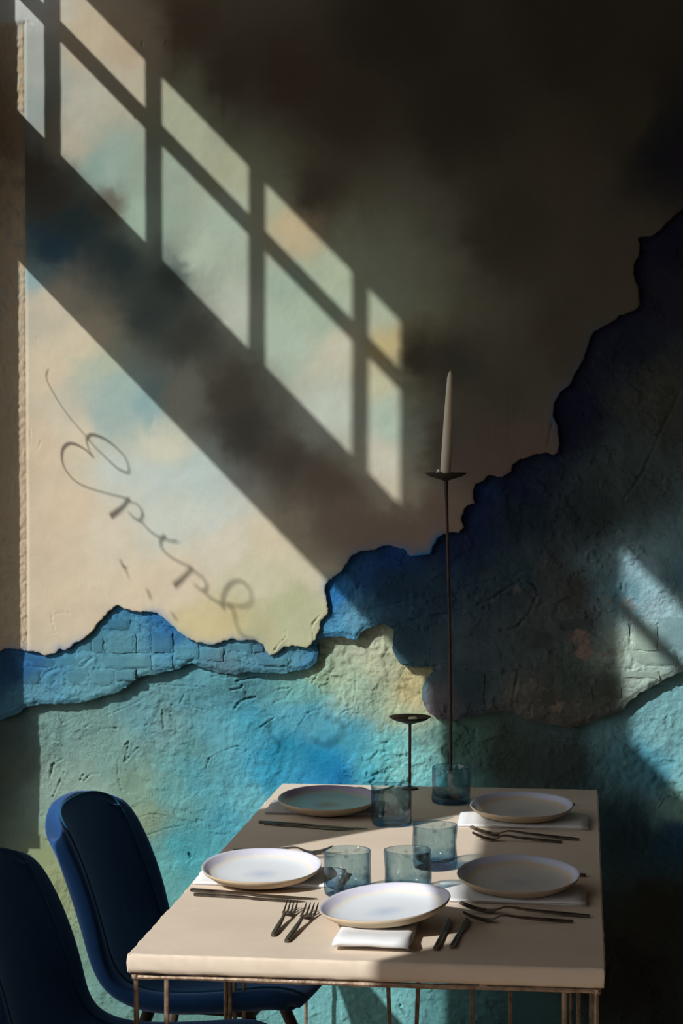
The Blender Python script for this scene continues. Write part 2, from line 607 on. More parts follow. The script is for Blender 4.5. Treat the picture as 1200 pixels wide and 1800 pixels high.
# pigment with the shade of unlit areas mixed in: (x, y in the photograph, then its sRGB colour)
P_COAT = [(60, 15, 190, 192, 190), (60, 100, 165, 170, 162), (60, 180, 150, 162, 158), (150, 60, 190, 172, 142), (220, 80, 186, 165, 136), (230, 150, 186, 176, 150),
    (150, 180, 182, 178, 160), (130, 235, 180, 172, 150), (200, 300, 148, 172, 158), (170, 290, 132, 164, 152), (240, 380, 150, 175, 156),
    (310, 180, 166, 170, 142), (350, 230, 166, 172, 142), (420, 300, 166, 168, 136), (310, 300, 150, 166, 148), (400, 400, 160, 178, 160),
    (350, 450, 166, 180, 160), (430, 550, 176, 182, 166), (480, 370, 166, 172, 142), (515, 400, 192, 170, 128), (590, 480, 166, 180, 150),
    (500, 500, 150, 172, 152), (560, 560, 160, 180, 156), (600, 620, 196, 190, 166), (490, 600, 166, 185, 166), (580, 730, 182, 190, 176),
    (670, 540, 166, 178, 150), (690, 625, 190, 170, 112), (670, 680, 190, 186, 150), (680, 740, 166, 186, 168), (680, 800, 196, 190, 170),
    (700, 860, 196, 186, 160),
    (90, 340, 92, 88, 78), (130, 400, 62, 90, 96), (95, 430, 44, 92, 116), (60, 300, 96, 88, 80), (200, 450, 74, 98, 100),  # darker points along the transom's shadow, shade put into the colour
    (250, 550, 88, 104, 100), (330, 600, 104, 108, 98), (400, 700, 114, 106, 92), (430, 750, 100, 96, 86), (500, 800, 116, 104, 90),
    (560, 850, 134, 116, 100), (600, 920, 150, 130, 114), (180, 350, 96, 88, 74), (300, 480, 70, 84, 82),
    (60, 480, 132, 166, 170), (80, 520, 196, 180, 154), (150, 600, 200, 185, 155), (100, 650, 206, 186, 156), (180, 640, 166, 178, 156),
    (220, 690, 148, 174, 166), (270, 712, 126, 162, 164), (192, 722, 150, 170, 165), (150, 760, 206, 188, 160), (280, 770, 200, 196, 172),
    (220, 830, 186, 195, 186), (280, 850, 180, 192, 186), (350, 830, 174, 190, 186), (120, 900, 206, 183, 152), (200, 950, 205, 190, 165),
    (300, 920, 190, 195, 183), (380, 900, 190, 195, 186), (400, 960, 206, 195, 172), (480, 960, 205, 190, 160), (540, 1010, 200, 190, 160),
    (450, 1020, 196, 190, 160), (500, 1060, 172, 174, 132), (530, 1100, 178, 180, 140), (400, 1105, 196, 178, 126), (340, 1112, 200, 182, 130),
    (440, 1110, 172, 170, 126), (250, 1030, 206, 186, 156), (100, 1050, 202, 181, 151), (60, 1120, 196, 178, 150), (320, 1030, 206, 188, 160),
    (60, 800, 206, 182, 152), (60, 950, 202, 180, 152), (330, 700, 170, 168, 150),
    (800, 200, 84, 76, 62), (700, 60, 82, 74, 60), (1000, 60, 80, 73, 60), (780, 780, 100, 94, 78), (850, 800, 122, 102, 90), (760, 900, 150, 126, 110), (800, 650, 88, 86, 72),  # unlit right side, darkened in the colour for its shade
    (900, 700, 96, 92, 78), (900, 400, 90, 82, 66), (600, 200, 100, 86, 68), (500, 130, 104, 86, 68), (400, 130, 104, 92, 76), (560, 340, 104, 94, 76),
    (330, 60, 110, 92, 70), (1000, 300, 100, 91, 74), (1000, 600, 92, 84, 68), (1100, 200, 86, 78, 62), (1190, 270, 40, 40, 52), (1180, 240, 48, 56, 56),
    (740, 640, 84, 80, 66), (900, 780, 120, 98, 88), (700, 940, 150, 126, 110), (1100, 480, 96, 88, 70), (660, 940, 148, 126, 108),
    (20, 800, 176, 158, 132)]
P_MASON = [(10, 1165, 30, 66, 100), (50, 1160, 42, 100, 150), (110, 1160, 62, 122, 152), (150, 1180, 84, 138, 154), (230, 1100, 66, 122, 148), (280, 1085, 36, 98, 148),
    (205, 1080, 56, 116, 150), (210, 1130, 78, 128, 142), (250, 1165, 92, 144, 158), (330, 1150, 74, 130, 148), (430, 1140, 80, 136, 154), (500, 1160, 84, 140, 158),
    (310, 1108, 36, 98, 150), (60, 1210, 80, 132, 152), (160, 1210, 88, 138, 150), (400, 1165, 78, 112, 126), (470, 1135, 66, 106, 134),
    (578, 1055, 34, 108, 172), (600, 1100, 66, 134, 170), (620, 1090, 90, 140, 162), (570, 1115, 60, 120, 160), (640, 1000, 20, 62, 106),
    (700, 1010, 25, 53, 73), (690, 975, 14, 54, 112), (800, 960, 15, 37, 75), (850, 880, 12, 32, 72), (840, 860, 13, 51, 103), (900, 900, 25, 41, 56),  # right side toned down for shade; its sun patch is left pale
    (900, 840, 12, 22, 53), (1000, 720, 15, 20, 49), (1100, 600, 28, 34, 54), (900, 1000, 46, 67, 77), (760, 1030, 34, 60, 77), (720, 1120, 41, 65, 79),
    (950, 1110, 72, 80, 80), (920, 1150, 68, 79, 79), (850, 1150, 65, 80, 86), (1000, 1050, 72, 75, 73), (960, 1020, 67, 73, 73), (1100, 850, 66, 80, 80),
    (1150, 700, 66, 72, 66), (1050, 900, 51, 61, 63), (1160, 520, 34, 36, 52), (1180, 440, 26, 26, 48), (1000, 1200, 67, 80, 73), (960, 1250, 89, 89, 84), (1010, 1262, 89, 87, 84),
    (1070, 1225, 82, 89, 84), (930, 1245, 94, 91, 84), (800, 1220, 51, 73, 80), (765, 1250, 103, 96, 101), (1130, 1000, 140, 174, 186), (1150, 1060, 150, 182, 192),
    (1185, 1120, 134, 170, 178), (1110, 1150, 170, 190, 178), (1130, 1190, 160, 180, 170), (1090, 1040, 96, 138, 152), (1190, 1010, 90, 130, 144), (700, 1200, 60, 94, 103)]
P_RENDER = [(20, 1350, 92, 106, 96), (20, 1290, 84, 106, 104), (100, 1290, 112, 146, 142), (100, 1400, 128, 152, 142), (200, 1320, 112, 146, 140), (250, 1250, 92, 138, 146), (160, 1380, 126, 152, 142),
    (100, 1550, 132, 142, 106), (250, 1450, 122, 140, 116), (300, 1400, 95, 150, 150), (330, 1500, 70, 150, 160), (400, 1300, 84, 148, 164),
    (450, 1280, 62, 144, 168), (500, 1330, 24, 128, 162), (570, 1340, 2, 126, 170), (590, 1360, 2, 110, 168), (600, 1300, 66, 152, 176), (540, 1260, 74, 150, 174),
    (450, 1400, 98, 165, 176), (400, 1450, 76, 152, 172), (480, 1375, 44, 142, 176), (350, 1380, 84, 155, 166), (620, 1220, 148, 172, 152),
    (650, 1160, 168, 172, 146), (620, 1150, 166, 172, 150), (725, 1205, 176, 164, 122), (690, 1250, 164, 176, 146), (600, 1180, 156, 172, 148), (680, 1320, 98, 176, 182),
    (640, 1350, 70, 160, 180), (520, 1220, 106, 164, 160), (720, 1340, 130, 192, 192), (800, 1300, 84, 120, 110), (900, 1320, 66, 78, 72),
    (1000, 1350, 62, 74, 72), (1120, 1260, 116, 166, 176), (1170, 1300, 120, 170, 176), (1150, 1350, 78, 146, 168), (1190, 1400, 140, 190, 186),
    (1100, 1450, 52, 82, 96), (1180, 1470, 40, 84, 116), (1150, 1600, 56, 60, 52), (1100, 1700, 46, 42, 38), (650, 1760, 112, 172, 176), (800, 1780, 80, 130, 134), (560, 1190, 140, 168, 140),  # low right points painted dark to stand for the shade there
    (900, 1790, 70, 110, 116), (300, 1700, 90, 130, 125), (180, 1500, 126, 142, 110), (740, 1390, 110, 176, 180), (350, 1200, 78, 132, 144), (440, 1205, 80, 136, 148),
    (300, 1280, 104, 142, 144), (240, 1380, 112, 140, 124), (360, 1320, 86, 136, 138), (560, 1400, 40, 140, 190), (280, 1540, 90, 150, 150)]


def colouring(X, Z, pts, y, seed, sat=1.0, val=0.95):
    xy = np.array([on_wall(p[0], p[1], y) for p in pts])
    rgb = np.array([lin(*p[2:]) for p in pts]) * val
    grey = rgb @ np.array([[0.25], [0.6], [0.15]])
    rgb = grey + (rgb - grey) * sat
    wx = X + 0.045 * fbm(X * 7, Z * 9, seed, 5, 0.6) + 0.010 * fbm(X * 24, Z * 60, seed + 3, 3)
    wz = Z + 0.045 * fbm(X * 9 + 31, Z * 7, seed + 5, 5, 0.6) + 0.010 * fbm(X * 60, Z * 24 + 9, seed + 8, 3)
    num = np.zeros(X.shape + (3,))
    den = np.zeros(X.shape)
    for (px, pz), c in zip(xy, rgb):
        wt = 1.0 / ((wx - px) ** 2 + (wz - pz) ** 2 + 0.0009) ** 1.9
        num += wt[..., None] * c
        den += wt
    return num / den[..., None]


def layer(name, xs, zs, sd, Y, col, back, mat, parent):
    """height-field sheet cut to the region sd > 0, its torn edge closed back to the plane Y = back"""
    nx, nz = len(xs), len(zs)
    X, Z = np.meshgrid(xs, zs, indexing='ij')
    X, Z = X.copy(), Z.copy()
    ins = sd > 0
    cell = ins[:-1, :-1] | ins[1:, :-1] | ins[:-1, 1:] | ins[1:, 1:]
    used = np.zeros((nx, nz), bool)
    for a, b in ((slice(0, -1), slice(0, -1)), (slice(1, None), slice(0, -1)), (slice(0, -1), slice(1, None)), (slice(1, None), slice(1, None))):
        used[a, b] |= cell
    gx, gz = np.gradient(sd, xs, zs)
    gl = np.maximum(np.hypot(gx, gz), 0.3)
    mv = used & ~ins
    step = np.clip(-sd / gl, 0, 0.02)
    X[mv] += (step * gx / gl)[mv]
    Z[mv] += (step * gz / gl)[mv]
    idx = np.full((nx, nz), -1)
    idx[used] = np.arange(used.sum())
    V = np.stack([X[used], Y[used], Z[used]], 1)
    C = col[used]
    I, J = np.nonzero(cell)
    quads = np.stack([idx[I, J], idx[I + 1, J], idx[I + 1, J + 1], idx[I, J + 1]], 1)
    e = np.concatenate([quads[:, [0, 1]], quads[:, [1, 2]], quads[:, [2, 3]], quads[:, [3, 0]]])
    key = np.sort(e, 1)
    _, inv, cnt = np.unique(key[:, 0] * (len(V) + 1) + key[:, 1], return_inverse=True, return_counts=True)
    be = e[cnt[inv] == 1]
    bv = np.unique(be)
    remap = np.full(len(V), -1)
    remap[bv] = np.arange(len(bv)) + len(V)
    VB = V[bv].copy()
    VB[:, 1] = back
    sk = np.stack([be[:, 1], be[:, 0], remap[be[:, 0]], remap[be[:, 1]]], 1)
    V = np.vstack([V, VB])
    C = np.vstack([C, C[bv] * 0.9])
    Q = np.vstack([quads, sk])
    me = bpy.data.meshes.new(name)
    me.vertices.add(len(V))
    me.vertices.foreach_set('co', V.ravel().astype(np.float32))
    me.loops.add(Q.size)
    me.loops.foreach_set('vertex_index', Q.ravel().astype(np.int32))
    me.polygons.add(len(Q))
    me.polygons.foreach_set('loop_start', np.arange(0, Q.size, 4, dtype=np.int32))
    sm = np.ones(len(Q), bool)
    sm[len(quads):] = False
    me.polygons.foreach_set('use_smooth', sm)
    at = me.color_attributes.new('paint', 'FLOAT_COLOR', 'POINT')
    at.data.foreach_set('color', np.hstack([np.clip(C, 0, 1), np.ones((len(C), 1))]).ravel().astype(np.float32))
    me.update(calc_edges=True)
    me.validate()
    return link(name, me, mat, parent)


def axis(*runs):
    parts = [np.arange(a, b, s) for a, b, s in runs]
    return np.unique(np.round(np.concatenate(parts), 5))


wall_back = structure(box('wall_back', (-1.75, YW + 0.070, 0), (2.6, YW + 0.25, 3.45), M_SIDE))

# --- top coat
xs = axis((-1.66, -1.43, 0.004), (-1.43, -1.345, 0.0018), (-1.345, -0.5, 0.0026), (-0.5, 0.30, 0.004), (0.30, 1.0, 0.010), (1.0, 2.5, 0.03))
zs = axis((0.98, 1.36, 0.0026), (1.36, 2.72, 0.0042), (2.72, 3.41, 0.03))
X, Z = np.meshgrid(xs, zs, indexing='ij')
sdU = line_sd(X, Z, U_LINE) + 0.0050 * fbm(X * 60, Z * 60, 3, 4, 0.65)
x45 = on_wall(45.5, 600)[0]
z35 = on_wall(45, 36)[1]
C_COAT = [([(482, 1143), (494, 1128), (500, 1122), (503, 1106)], 0.0028, 0.004), ([(553, 1126), (548, 1110), (550, 1095), (562, 1082)], 0.0028, 0.005),
    ([(88, 1072), (93, 1092), (98, 1112)], 0.002, 0.0025), ([(96, 1080), (112, 1075), (122, 1078)], 0.002, 0.002),
    ([(52, 752), (54, 770), (53, 780)], 0.002, 0.0025), ([(66, 790), (72, 776), (80, 772)], 0.002, 0.003), ([(560, 450), (574, 446), (575, 438)], 0.002, 0.002),
    ([(235, 205), (242, 211)], 0.002, 0.003), ([(88, 543), (96, 552), (104, 550)], 0.002, 0.003), ([(60, 592), (68, 596)], 0.002, 0.003),
    ([(81, 646), (83, 652)], 0.0028, 0.003), ([(250, 76), (251, 80)], 0.003, 0.004), ([(292, 74), (293, 78)], 0.003, 0.004),
    ([(972, 735), (965, 770), (960, 790)], 0.0028, 0.005), ([(895, 692), (893, 780)], 0.0022, 0.0018), ([(862, 735), (862, 765)], 0.002, 0.0015),
    ([(36, 34), (52, 40), (62, 42)], 0.0022, 0.004), ([(928, 640), (932, 690)], 0.002, 0.0015), ([(438, 1075), (440, 1064)], 0.002, 0.002)]
rough_strip = np.clip((x45 - X) / 0.003, 0, 1) * np.clip((z35 - Z) / 0.01, 0, 1)
Yf = YW + 0.0022 * fbm(X * 2.2, Z * 2.2, 5, 3) + 0.0007 * fbm(X * 26, Z * 26, 8, 3) + 1.7 * groove(X, Z, C_COAT, YW)
Yf = Yf + rough_strip * (0.0045 + 0.003 * fbm(X * 110, Z * 110, 21, 3)) + 0.004 * np.exp(-((X - x45) / 0.0035) ** 2) * (Z < z35)
Yf = Yf + np.clip(0.003 - sdU, 0, 0.003) * 0.4
col = colouring(X, Z, P_COAT, YW, 40, 0.82, 0.85)
for ch, v in enumerate(lin(166, 149, 125)):                 # bare scratch coat left of the panel edge
    m_ = rough_strip * np.clip(0.85 + 0.5 * fbm(X * 40, Z * 40, 23, 3), 0, 1)
    col[..., ch] = col[..., ch] * (1 - m_) + v * m_
# blue over-spray that escaped from the band below
spray = np.clip(np.exp(-np.maximum(sdU, 0) / 0.008) * (0.15 + 2.2 * fbm(X * 8, Z * 8, 77, 3)), 0, 1) * np.clip((0.10 - X) / 0.3, 0, 1)
for ch, v in enumerate(lin(40, 110, 165)):
    col[..., ch] = col[..., ch] * (1 - spray) + v * spray
patch = np.clip(1.3 - np.hypot((X - on_wall(1212, 270)[0]) / 0.065, (Z - on_wall(1212, 270)[1]) / 0.085), 0, 1)
for ch, v in enumerate(lin(40, 38, 50)):
    col[..., ch] = col[..., ch] * (1 - patch) + v * patch
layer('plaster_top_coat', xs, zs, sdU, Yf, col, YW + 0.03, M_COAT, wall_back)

# --- bare masonry band
xs = axis((-1.66, 0.30, 0.0025), (0.30, 1.0, 0.010), (1.0, 2.5, 0.03))
zs = axis((0.84, 2.35, 0.0025), (2.35, 3.41, 0.05))
X, Z = np.meshgrid(xs, zs, indexing='ij')
dU = line_sd(X, Z, U_LINE)
dM = line_sd(X, Z, M_LINE) + 0.0050 * fbm(X * 60, Z * 60, 13, 4, 0.65)
sdM = np.minimum(dM, 0.035 - dU)
C_MASON = [([(410, 1125), (398, 1142), (393, 1152), (390, 1165)], 0.003, 0.005), ([(77, 1188), (85, 1180), (100, 1175)], 0.005, 0.009), ([(142, 1172), (152, 1163), (162, 1156)], 0.005, 0.010),
    ([(640, 1072), (700, 1060), (760, 1040), (800, 1035), (860, 1020), (940, 1000)], 0.004, 0.006), ([(690, 1105), (720, 1090), (790, 1078), (860, 1055), (915, 1018)], 0.005, 0.008),
    ([(935, 1025), (945, 1040), (930, 1080), (905, 1105), (880, 1108)], 0.005, 0.008), ([(912, 1178), (905, 1210), (900, 1240)], 0.005, 0.007),
    ([(905, 1178), (960, 1176), (1020, 1176), (1085, 1174), (1110, 1176)], 0.0035, 0.005), ([(1108, 1100), (1107, 1130), (1113, 1160), (1110, 1175)], 0.0045, 0.008),
    ([(1110, 1176), (1130, 1170), (1190, 1172)], 0.0035, 0.005), ([(1040, 1180), (1042, 1222)], 0.003, 0.004), ([(570, 1060), (582, 1050), (585, 1035)], 0.004, 0.006),
    ([(562, 1085), (590, 1080), (640, 1085), (670, 1090)], 0.003, 0.004), ([(1195, 690), (1160, 760), (1130, 830), (1095, 880)], 0.006, 0.006), ([(250, 1072), (256, 1082), (240, 1085)], 0.005, 0.006),
    ([(1092, 1028), (1092, 1036)], 0.005, 0.010), ([(852, 1066), (853, 1067)], 0.005, 0.010), ([(630, 1030), (631, 1031)], 0.005, 0.008), ([(420, 1158), (424, 1168)], 0.004, 0.006), ([(1047, 1070), (1048, 1072)], 0.006, 0.008)]
flat = np.clip((0.02 - X) / 0.5, 0, 1)
Yf = YM + 0.003 * fbm(X * 6, Z * 6, 31, 3) + 0.0036 * fbm(X * 34, Z * 40, 33, 5, 0.6) - 0.0012 * np.tanh((fbm(X * 18, Z * 22, 36, 5, 0.65) - 0.15) / 0.04) + 0.7 * groove(X, Z, C_MASON, YM)
Yf = Yf + np.clip(0.012 - dM, 0, 0.012) * 0.6
Yf = Yf - 0.004 * np.clip(fbm(X * 11, Z * 11, 55, 4) * 2.2 - 0.25, 0, 1) * (X > on_wall(720, 1000)[0])
col = colouring(X, Z, P_MASON, YM, 60)
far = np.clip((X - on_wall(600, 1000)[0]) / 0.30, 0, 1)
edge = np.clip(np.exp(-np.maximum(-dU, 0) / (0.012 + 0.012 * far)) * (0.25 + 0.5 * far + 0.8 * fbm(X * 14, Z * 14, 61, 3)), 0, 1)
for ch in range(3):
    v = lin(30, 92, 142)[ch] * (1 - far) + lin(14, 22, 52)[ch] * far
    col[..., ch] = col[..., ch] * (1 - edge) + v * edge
# pinkish scuffs where paint has worn off the clay
wear = np.clip(fbm(X * 16, Z * 16, 71, 5, 0.65) * 3.0 - 1.0, 0, 1) * np.clip((X - on_wall(800, 1000)[0]) / 0.1, 0, 1) * np.clip((on_wall(900, 1000)[1] - Z) / 0.1, 0, 1)
for ch, v in enumerate(lin(150, 124, 112)):
    col[..., ch] = col[..., ch] * (1 - 0.8 * wear) + v * 0.8 * wear
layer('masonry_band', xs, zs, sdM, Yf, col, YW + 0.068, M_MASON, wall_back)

# --- lower coat
xs = axis((-1.66, 0.30, 0.0025), (0.30, 1.0, 0.010), (1.0, 2.5, 0.03))
zs = axis((0.0, 0.10, 0.02), (0.10, 1.24, 0.0025))
X, Z = np.meshgrid(xs, zs, indexing='ij')
dM = line_sd(X, Z, M_LINE)
C_LOW = [([(104, 1252), (110, 1272), (125, 1262), (147, 1264), (150, 1268)], 0.003, 0.005), ([(148, 1280), (158, 1272), (168, 1271)], 0.003, 0.006),
    ([(175, 1284), (178, 1280), (190, 1281), (207, 1280)], 0.003, 0.005), ([(232, 1284), (243, 1277), (258, 1275)], 0.003, 0.005), ([(180, 1262), (205, 1250), (225, 1242), (245, 1232)], 0.0025, 0.004),
    ([(285, 1250), (287, 1280)], 0.003, 0.005), ([(300, 1240), (299, 1258), (302, 1266)], 0.0028, 0.005), ([(280, 1204), (320, 1206), (345, 1208), (370, 1206)], 0.0025, 0.005),
    ([(375, 1187), (395, 1190), (415, 1189)], 0.003, 0.005), ([(418, 1196), (440, 1191), (457, 1189), (468, 1189)], 0.0035, 0.007), ([(405, 1212), (425, 1209), (427, 1204)], 0.0035, 0.006),
    ([(412, 1246), (420, 1235), (433, 1228), (448, 1225)], 0.004, 0.008), ([(312, 1246), (316, 1235), (325, 1218), (333, 1217)], 0.0028, 0.005), ([(312, 1244), (330, 1238), (345, 1246), (368, 1250)], 0.0025, 0.004),
    ([(482, 1235), (500, 1230), (512, 1213)], 0.0035, 0.006), ([(485, 1212), (508, 1210)], 0.0028, 0.005), ([(459, 1277), (472, 1268), (482, 1263)], 0.003, 0.005), ([(525, 1276), (540, 1253), (572, 1240)], 0.0025, 0.004),
    ([(549, 1200), (556, 1188)], 0.003, 0.006), ([(220, 1310), (226, 1304), (218, 1340), (232, 1325), (242, 1315)], 0.0035, 0.007), ([(204, 1322), (208, 1370), (214, 1390)], 0.0025, 0.004),
    ([(88, 1365), (92, 1345), (105, 1337)], 0.004, 0.008), ([(93, 1400), (102, 1380), (112, 1358)], 0.003, 0.006), ([(365, 1335), (385, 1322), (415, 1312), (428, 1316), (440, 1330)], 0.0025, 0.005), ([(362, 1350), (368, 1332)], 0.0025, 0.004),
    ([(624, 1180), (625, 1210), (621, 1235)], 0.0022, 0.004), ([(592, 1262), (605, 1250), (618, 1246)], 0.0025, 0.004), ([(540, 1255), (560, 1248), (575, 1242)], 0.0025, 0.004), ([(640, 1340), (655, 1332), (665, 1320)], 0.0028, 0.005),
    ([(150, 1370), (158, 1362), (175, 1360)], 0.003, 0.005), ([(140, 1372), (146, 1362)], 0.003, 0.005), ([(1120, 1222), (1145, 1206), (1165, 1204)], 0.003, 0.006), ([(1185, 1207), (1200, 1206)], 0.003, 0.005),
    ([(1160, 1420), (1168, 1405), (1178, 1400)], 0.0028, 0.005), ([(1166, 1462), (1165, 1478)], 0.0028, 0.005), ([(700, 1760), (706, 1775), (712, 1785)], 0.003, 0.006), ([(330, 1500), (334, 1508)], 0.003, 0.006),
    ([(255, 1470), (290, 1458), (330, 1450)], 0.0025, 0.004), ([(240, 1440), (262, 1430), (290, 1436)], 0.0025, 0.004)]
swell = np.exp(-((X - on_wall(390, 1190)[0]) / 0.085) ** 2 - ((Z - on_wall(390, 1195)[1]) / 0.05) ** 2)
rub = np.clip(fbm(X * 5, Z * 5, 108, 2) * 1.6 + 0.35, 0, 1)
Yf = YL + 0.006 * fbm(X * 3.2, Z * 3.2, 101, 3) + rub * (0.0044 * fbm(X * 22, Z * 15, 103, 4) + 0.0030 * fbm(X * 75, Z * 75, 105, 4, 0.6)) - 0.024 * swell + 1.6 * groove(X, Z, C_LOW, YL)
flake = fbm(X * 7 + Z * 2, Z * 9 - X, 120, 6, 0.62)
for lv, amp in ((0.18, 0.0022), (-0.12, 0.0018), (0.42, 0.0024)):      # trowel laps and lifted flakes: low steps with sharp lips
    Yf = Yf - amp * np.tanh((flake - lv) / 0.03) * np.clip(0.4 + 1.6 * fbm(X * 4, Z * 4, 130 + int(lv * 50), 2), 0, 1)
Yf = np.minimum(Yf, YW + 0.066)
col = colouring(X, Z, P_RENDER, YL, 80, 1.0, 0.90)
layer('plaster_lower_coat', xs, zs, 0.05 - dM, Yf, col, YW + 0.072, M_RENDER, wall_back)

# --- hollow clay blocks that show in the band: each one a slab of its own, most with combed faces
BLOCKS = [(187, 1088, 227, 1106, 1), (189, 1111, 238, 1147, 0), (240, 1111, 265, 1147, 0), (267, 1111, 303, 1147, 1), (161, 1116, 182, 1147, 1),
    (137, 1126, 160, 1147, 1), (40, 1155, 97, 1174, 1), (100, 1152, 150, 1173, 1), (182, 1152, 264, 1174, 1), (40, 1177, 71, 1202, 1),
    (117, 1178, 160, 1203, 1), (162, 1178, 199, 1204, 1), (201, 1178, 238, 1196, 1), (266, 1151, 303, 1172, 0), (399, 1131, 443, 1146, 1), (445, 1136, 464, 1147, 1),
    (452, 1156, 503, 1170, 1), (307, 1133, 347, 1158, 0), (350, 1138, 392, 1160, 0), (1111, 1098, 1154, 1142, 1), (1156, 1086, 1230, 1144, 1),
    (1094, 1179, 1158, 1192, 1), (1044, 1180, 1092, 1226, 1), (980, 1179, 1040, 1232, 0), (914, 1180, 977, 1238, 1), (987, 1087, 1041, 1121, 1),
    (930, 1110, 985, 1140, 1), (1046, 1096, 1104, 1142, 0), (990, 1145, 1083, 1172, 0), (1113, 1146, 1190, 1168, 1), (700, 1110, 790, 1165, 0), (800, 1120, 880, 1165, 0), (760, 1180, 850, 1235, 0)]
for x0, y0, x1, y1, comb in BLOCKS:
    (ax, az), (bx, bz) = on_wall(x0, y1, YM), on_wall(x1, y0, YM)
    gx, gz = np.linspace(ax, bx, 9), np.linspace(az, bz, 6)
    GX, GZ = np.meshgrid(gx, gz, indexing='ij')
    ed = np.minimum(np.minimum(GX - ax, bx - GX), np.minimum(GZ - az, bz - GZ))
    jx = GX + (ed <= 0) * 0.0022 * fbm(GX * 90, GZ * 90, 7, 2) * 2
    jz = GZ + (ed <= 0) * 0.0022 * fbm(GX * 90 + 5, GZ * 90, 9, 2) * 2
    proud = 0.0022 + random.uniform(-0.0008, 0.0009)
    GY = YM - proud + (ed <= 0) * 0.0016 + 0.0012 * fbm(GX * 25, GZ * 25, 35, 2) + 0.003 * fbm(GX * 6, GZ * 6, 31, 3)
    cc = colouring(GX, GZ, P_MASON, YM, 60) * random.uniform(0.92, 1.08)
    bm = bmesh.new()
    lay = bm.verts.layers.float_color.new('paint')
    fr = [[bm.verts.new((jx[i, j], GY[i, j], jz[i, j])) for j in range(6)] for i in range(9)]
    for i in range(9):
        for j in range(6):
            fr[i][j][lay] = (*[min(1, max(0, v)) for v in cc[i, j]], 1)
    for i in range(8):
        for j in range(5):
            bm.faces.new((fr[i][j], fr[i + 1][j], fr[i + 1][j + 1], fr[i][j + 1]))
    loop = [fr[i][0] for i in range(9)] + [fr[8][j] for j in range(1, 6)] + [fr[i][5] for i in range(7, -1, -1)] + [fr[0][j] for j in range(4, 0, -1)]
    bk = []
    for v in loop:
        q = bm.verts.new((v.co.x, YM + 0.008, v.co.z))
        q[lay] = v[lay]
        bk.append(q)
    for i in range(len(loop)):
        k = (i + 1) % len(loop)
        bm.faces.new((loop[k], loop[i], bk[i], bk[k]))
    bm.faces.new(bk)
    obj('clay_block', bm, M_HATCH if comb else M_MASON, wall_back)

# ------------------------------------------------------------------ rest of the room
structure(box('floor', (-1.75, -2.6, -0.10), (4.2, YW + 0.25, 0.0), M_FLOOR))
structure(box('ceiling', (-1.75, -2.6, 3.40), (4.2, YW + 0.25, 3.55), M_ROOM))
structure(box('wall_right', (4.0, -2.5, 0.0), (4.2, YW + 0.07, 3.4), M_ROOM))
structure(box('wall_front', (-1.75, -2.6, 0.0), (4.2, -2.4, 3.4), M_ROOM))
structure(box('trim_1', (2.59, YW + 0.03, 0.0), (4.01, YW + 0.2, 3.4), M_ROOM))

T = 0.03
xa, xb = XW - T, XW + T
wl = bmesh.new()
add_box(wl, (xa, 4.529, 0.79), (xb, YW + 0.06, 3.42))     # pier beside the back wall
add_box(wl, (xa, 4.565, 0.0), (xb, YW + 0.06, 0.79))
add_box(wl, (xa, 2.769, 0.0), (xb, 3.250, 2.27))          # pier between the windows
add_box(wl, (xa, 2.769, 2.27), (xb, 3.323, 3.42))
add_box(wl, (xa, 1.10, 0.0), (xb, 1.50, 3.42))
add_box(wl, (xa, -2.5, 0.0), (xb, -1.60, 3.42))
add_box(wl, (xa, -1.60, 3.077), (xb, 1.10, 3.42))  # opening for the added bounce-light window
add_box(wl, (xa, -1.60, 0.0), (xb, 1.10, 0.35))
add_box(wl, (xa, 1.50, 3.077), (xb, 2.769, 3.42))
add_box(wl, (xa, 3.323, 3.077), (xb, 4.529, 3.42))
add_box(wl, (xa, 1.50, 0.0), (xb, 2.769, 1.585))  # unseen wall, raised to keep the near chair's seat in shade
add_box(wl, (xa, 3.250, 0.0), (xb, 4.565, 0.35))
structure(obj('wall_left', wl, M_SIDE))


def window(name, y0, y1, z_low_head, bars, low_y0, low_y1, sill=0.35):
    w = structure(box(name, (xa, low_y0, z_low_head), (xb, low_y1, 2.577), M_FRAME))       # the deep transom
    for y in bars:
        box('mullion', (XW - 0.010, y - 0.0135, 2.577), (XW + 0.010, y + 0.0135, 3.077), M_FRAME, w)
    box('glazing_bar', (XW - 0.010, y0, 2.892), (XW + 0.010, y1, 2.923), M_FRAME, w)
    ys = [y0] + sorted(bars) + [y1]
    for a, b in zip(ys, ys[1:]):
        box('pane', (XW - 0.002, a + 0.0135 * (a != y0), 2.577), (XW + 0.002, b - 0.0135 * (b != y1), 2.892), M_PANE, w)
        box('pane', (XW - 0.002, a + 0.0135 * (a != y0), 2.923), (XW + 0.002, b - 0.0135 * (b != y1), 3.077), M_PANE, w)
    box('pane', (XW - 0.003, low_y0, sill), (XW + 0.003, low_y1, z_low_head), M_PANE, w)
    return w


win1 = window('window_1', 3.323, 4.529, 2.272, [4.3816, 4.0796, 3.7744, 3.4737], 3.250, 4.565)
win2 = window('window_2', 1.50, 2.769, 2.207, [2.47, 2.16, 1.85], 1.50, 2.769, 1.585)

bounce_win = window('bounce_window', -1.60, 1.10, 2.207, [0.8, 0.49, 0.18, -0.13, -0.44, -0.75, -1.06, -1.37], -1.60, 1.10)  # unseen third window, added to bring in sun for bounce light

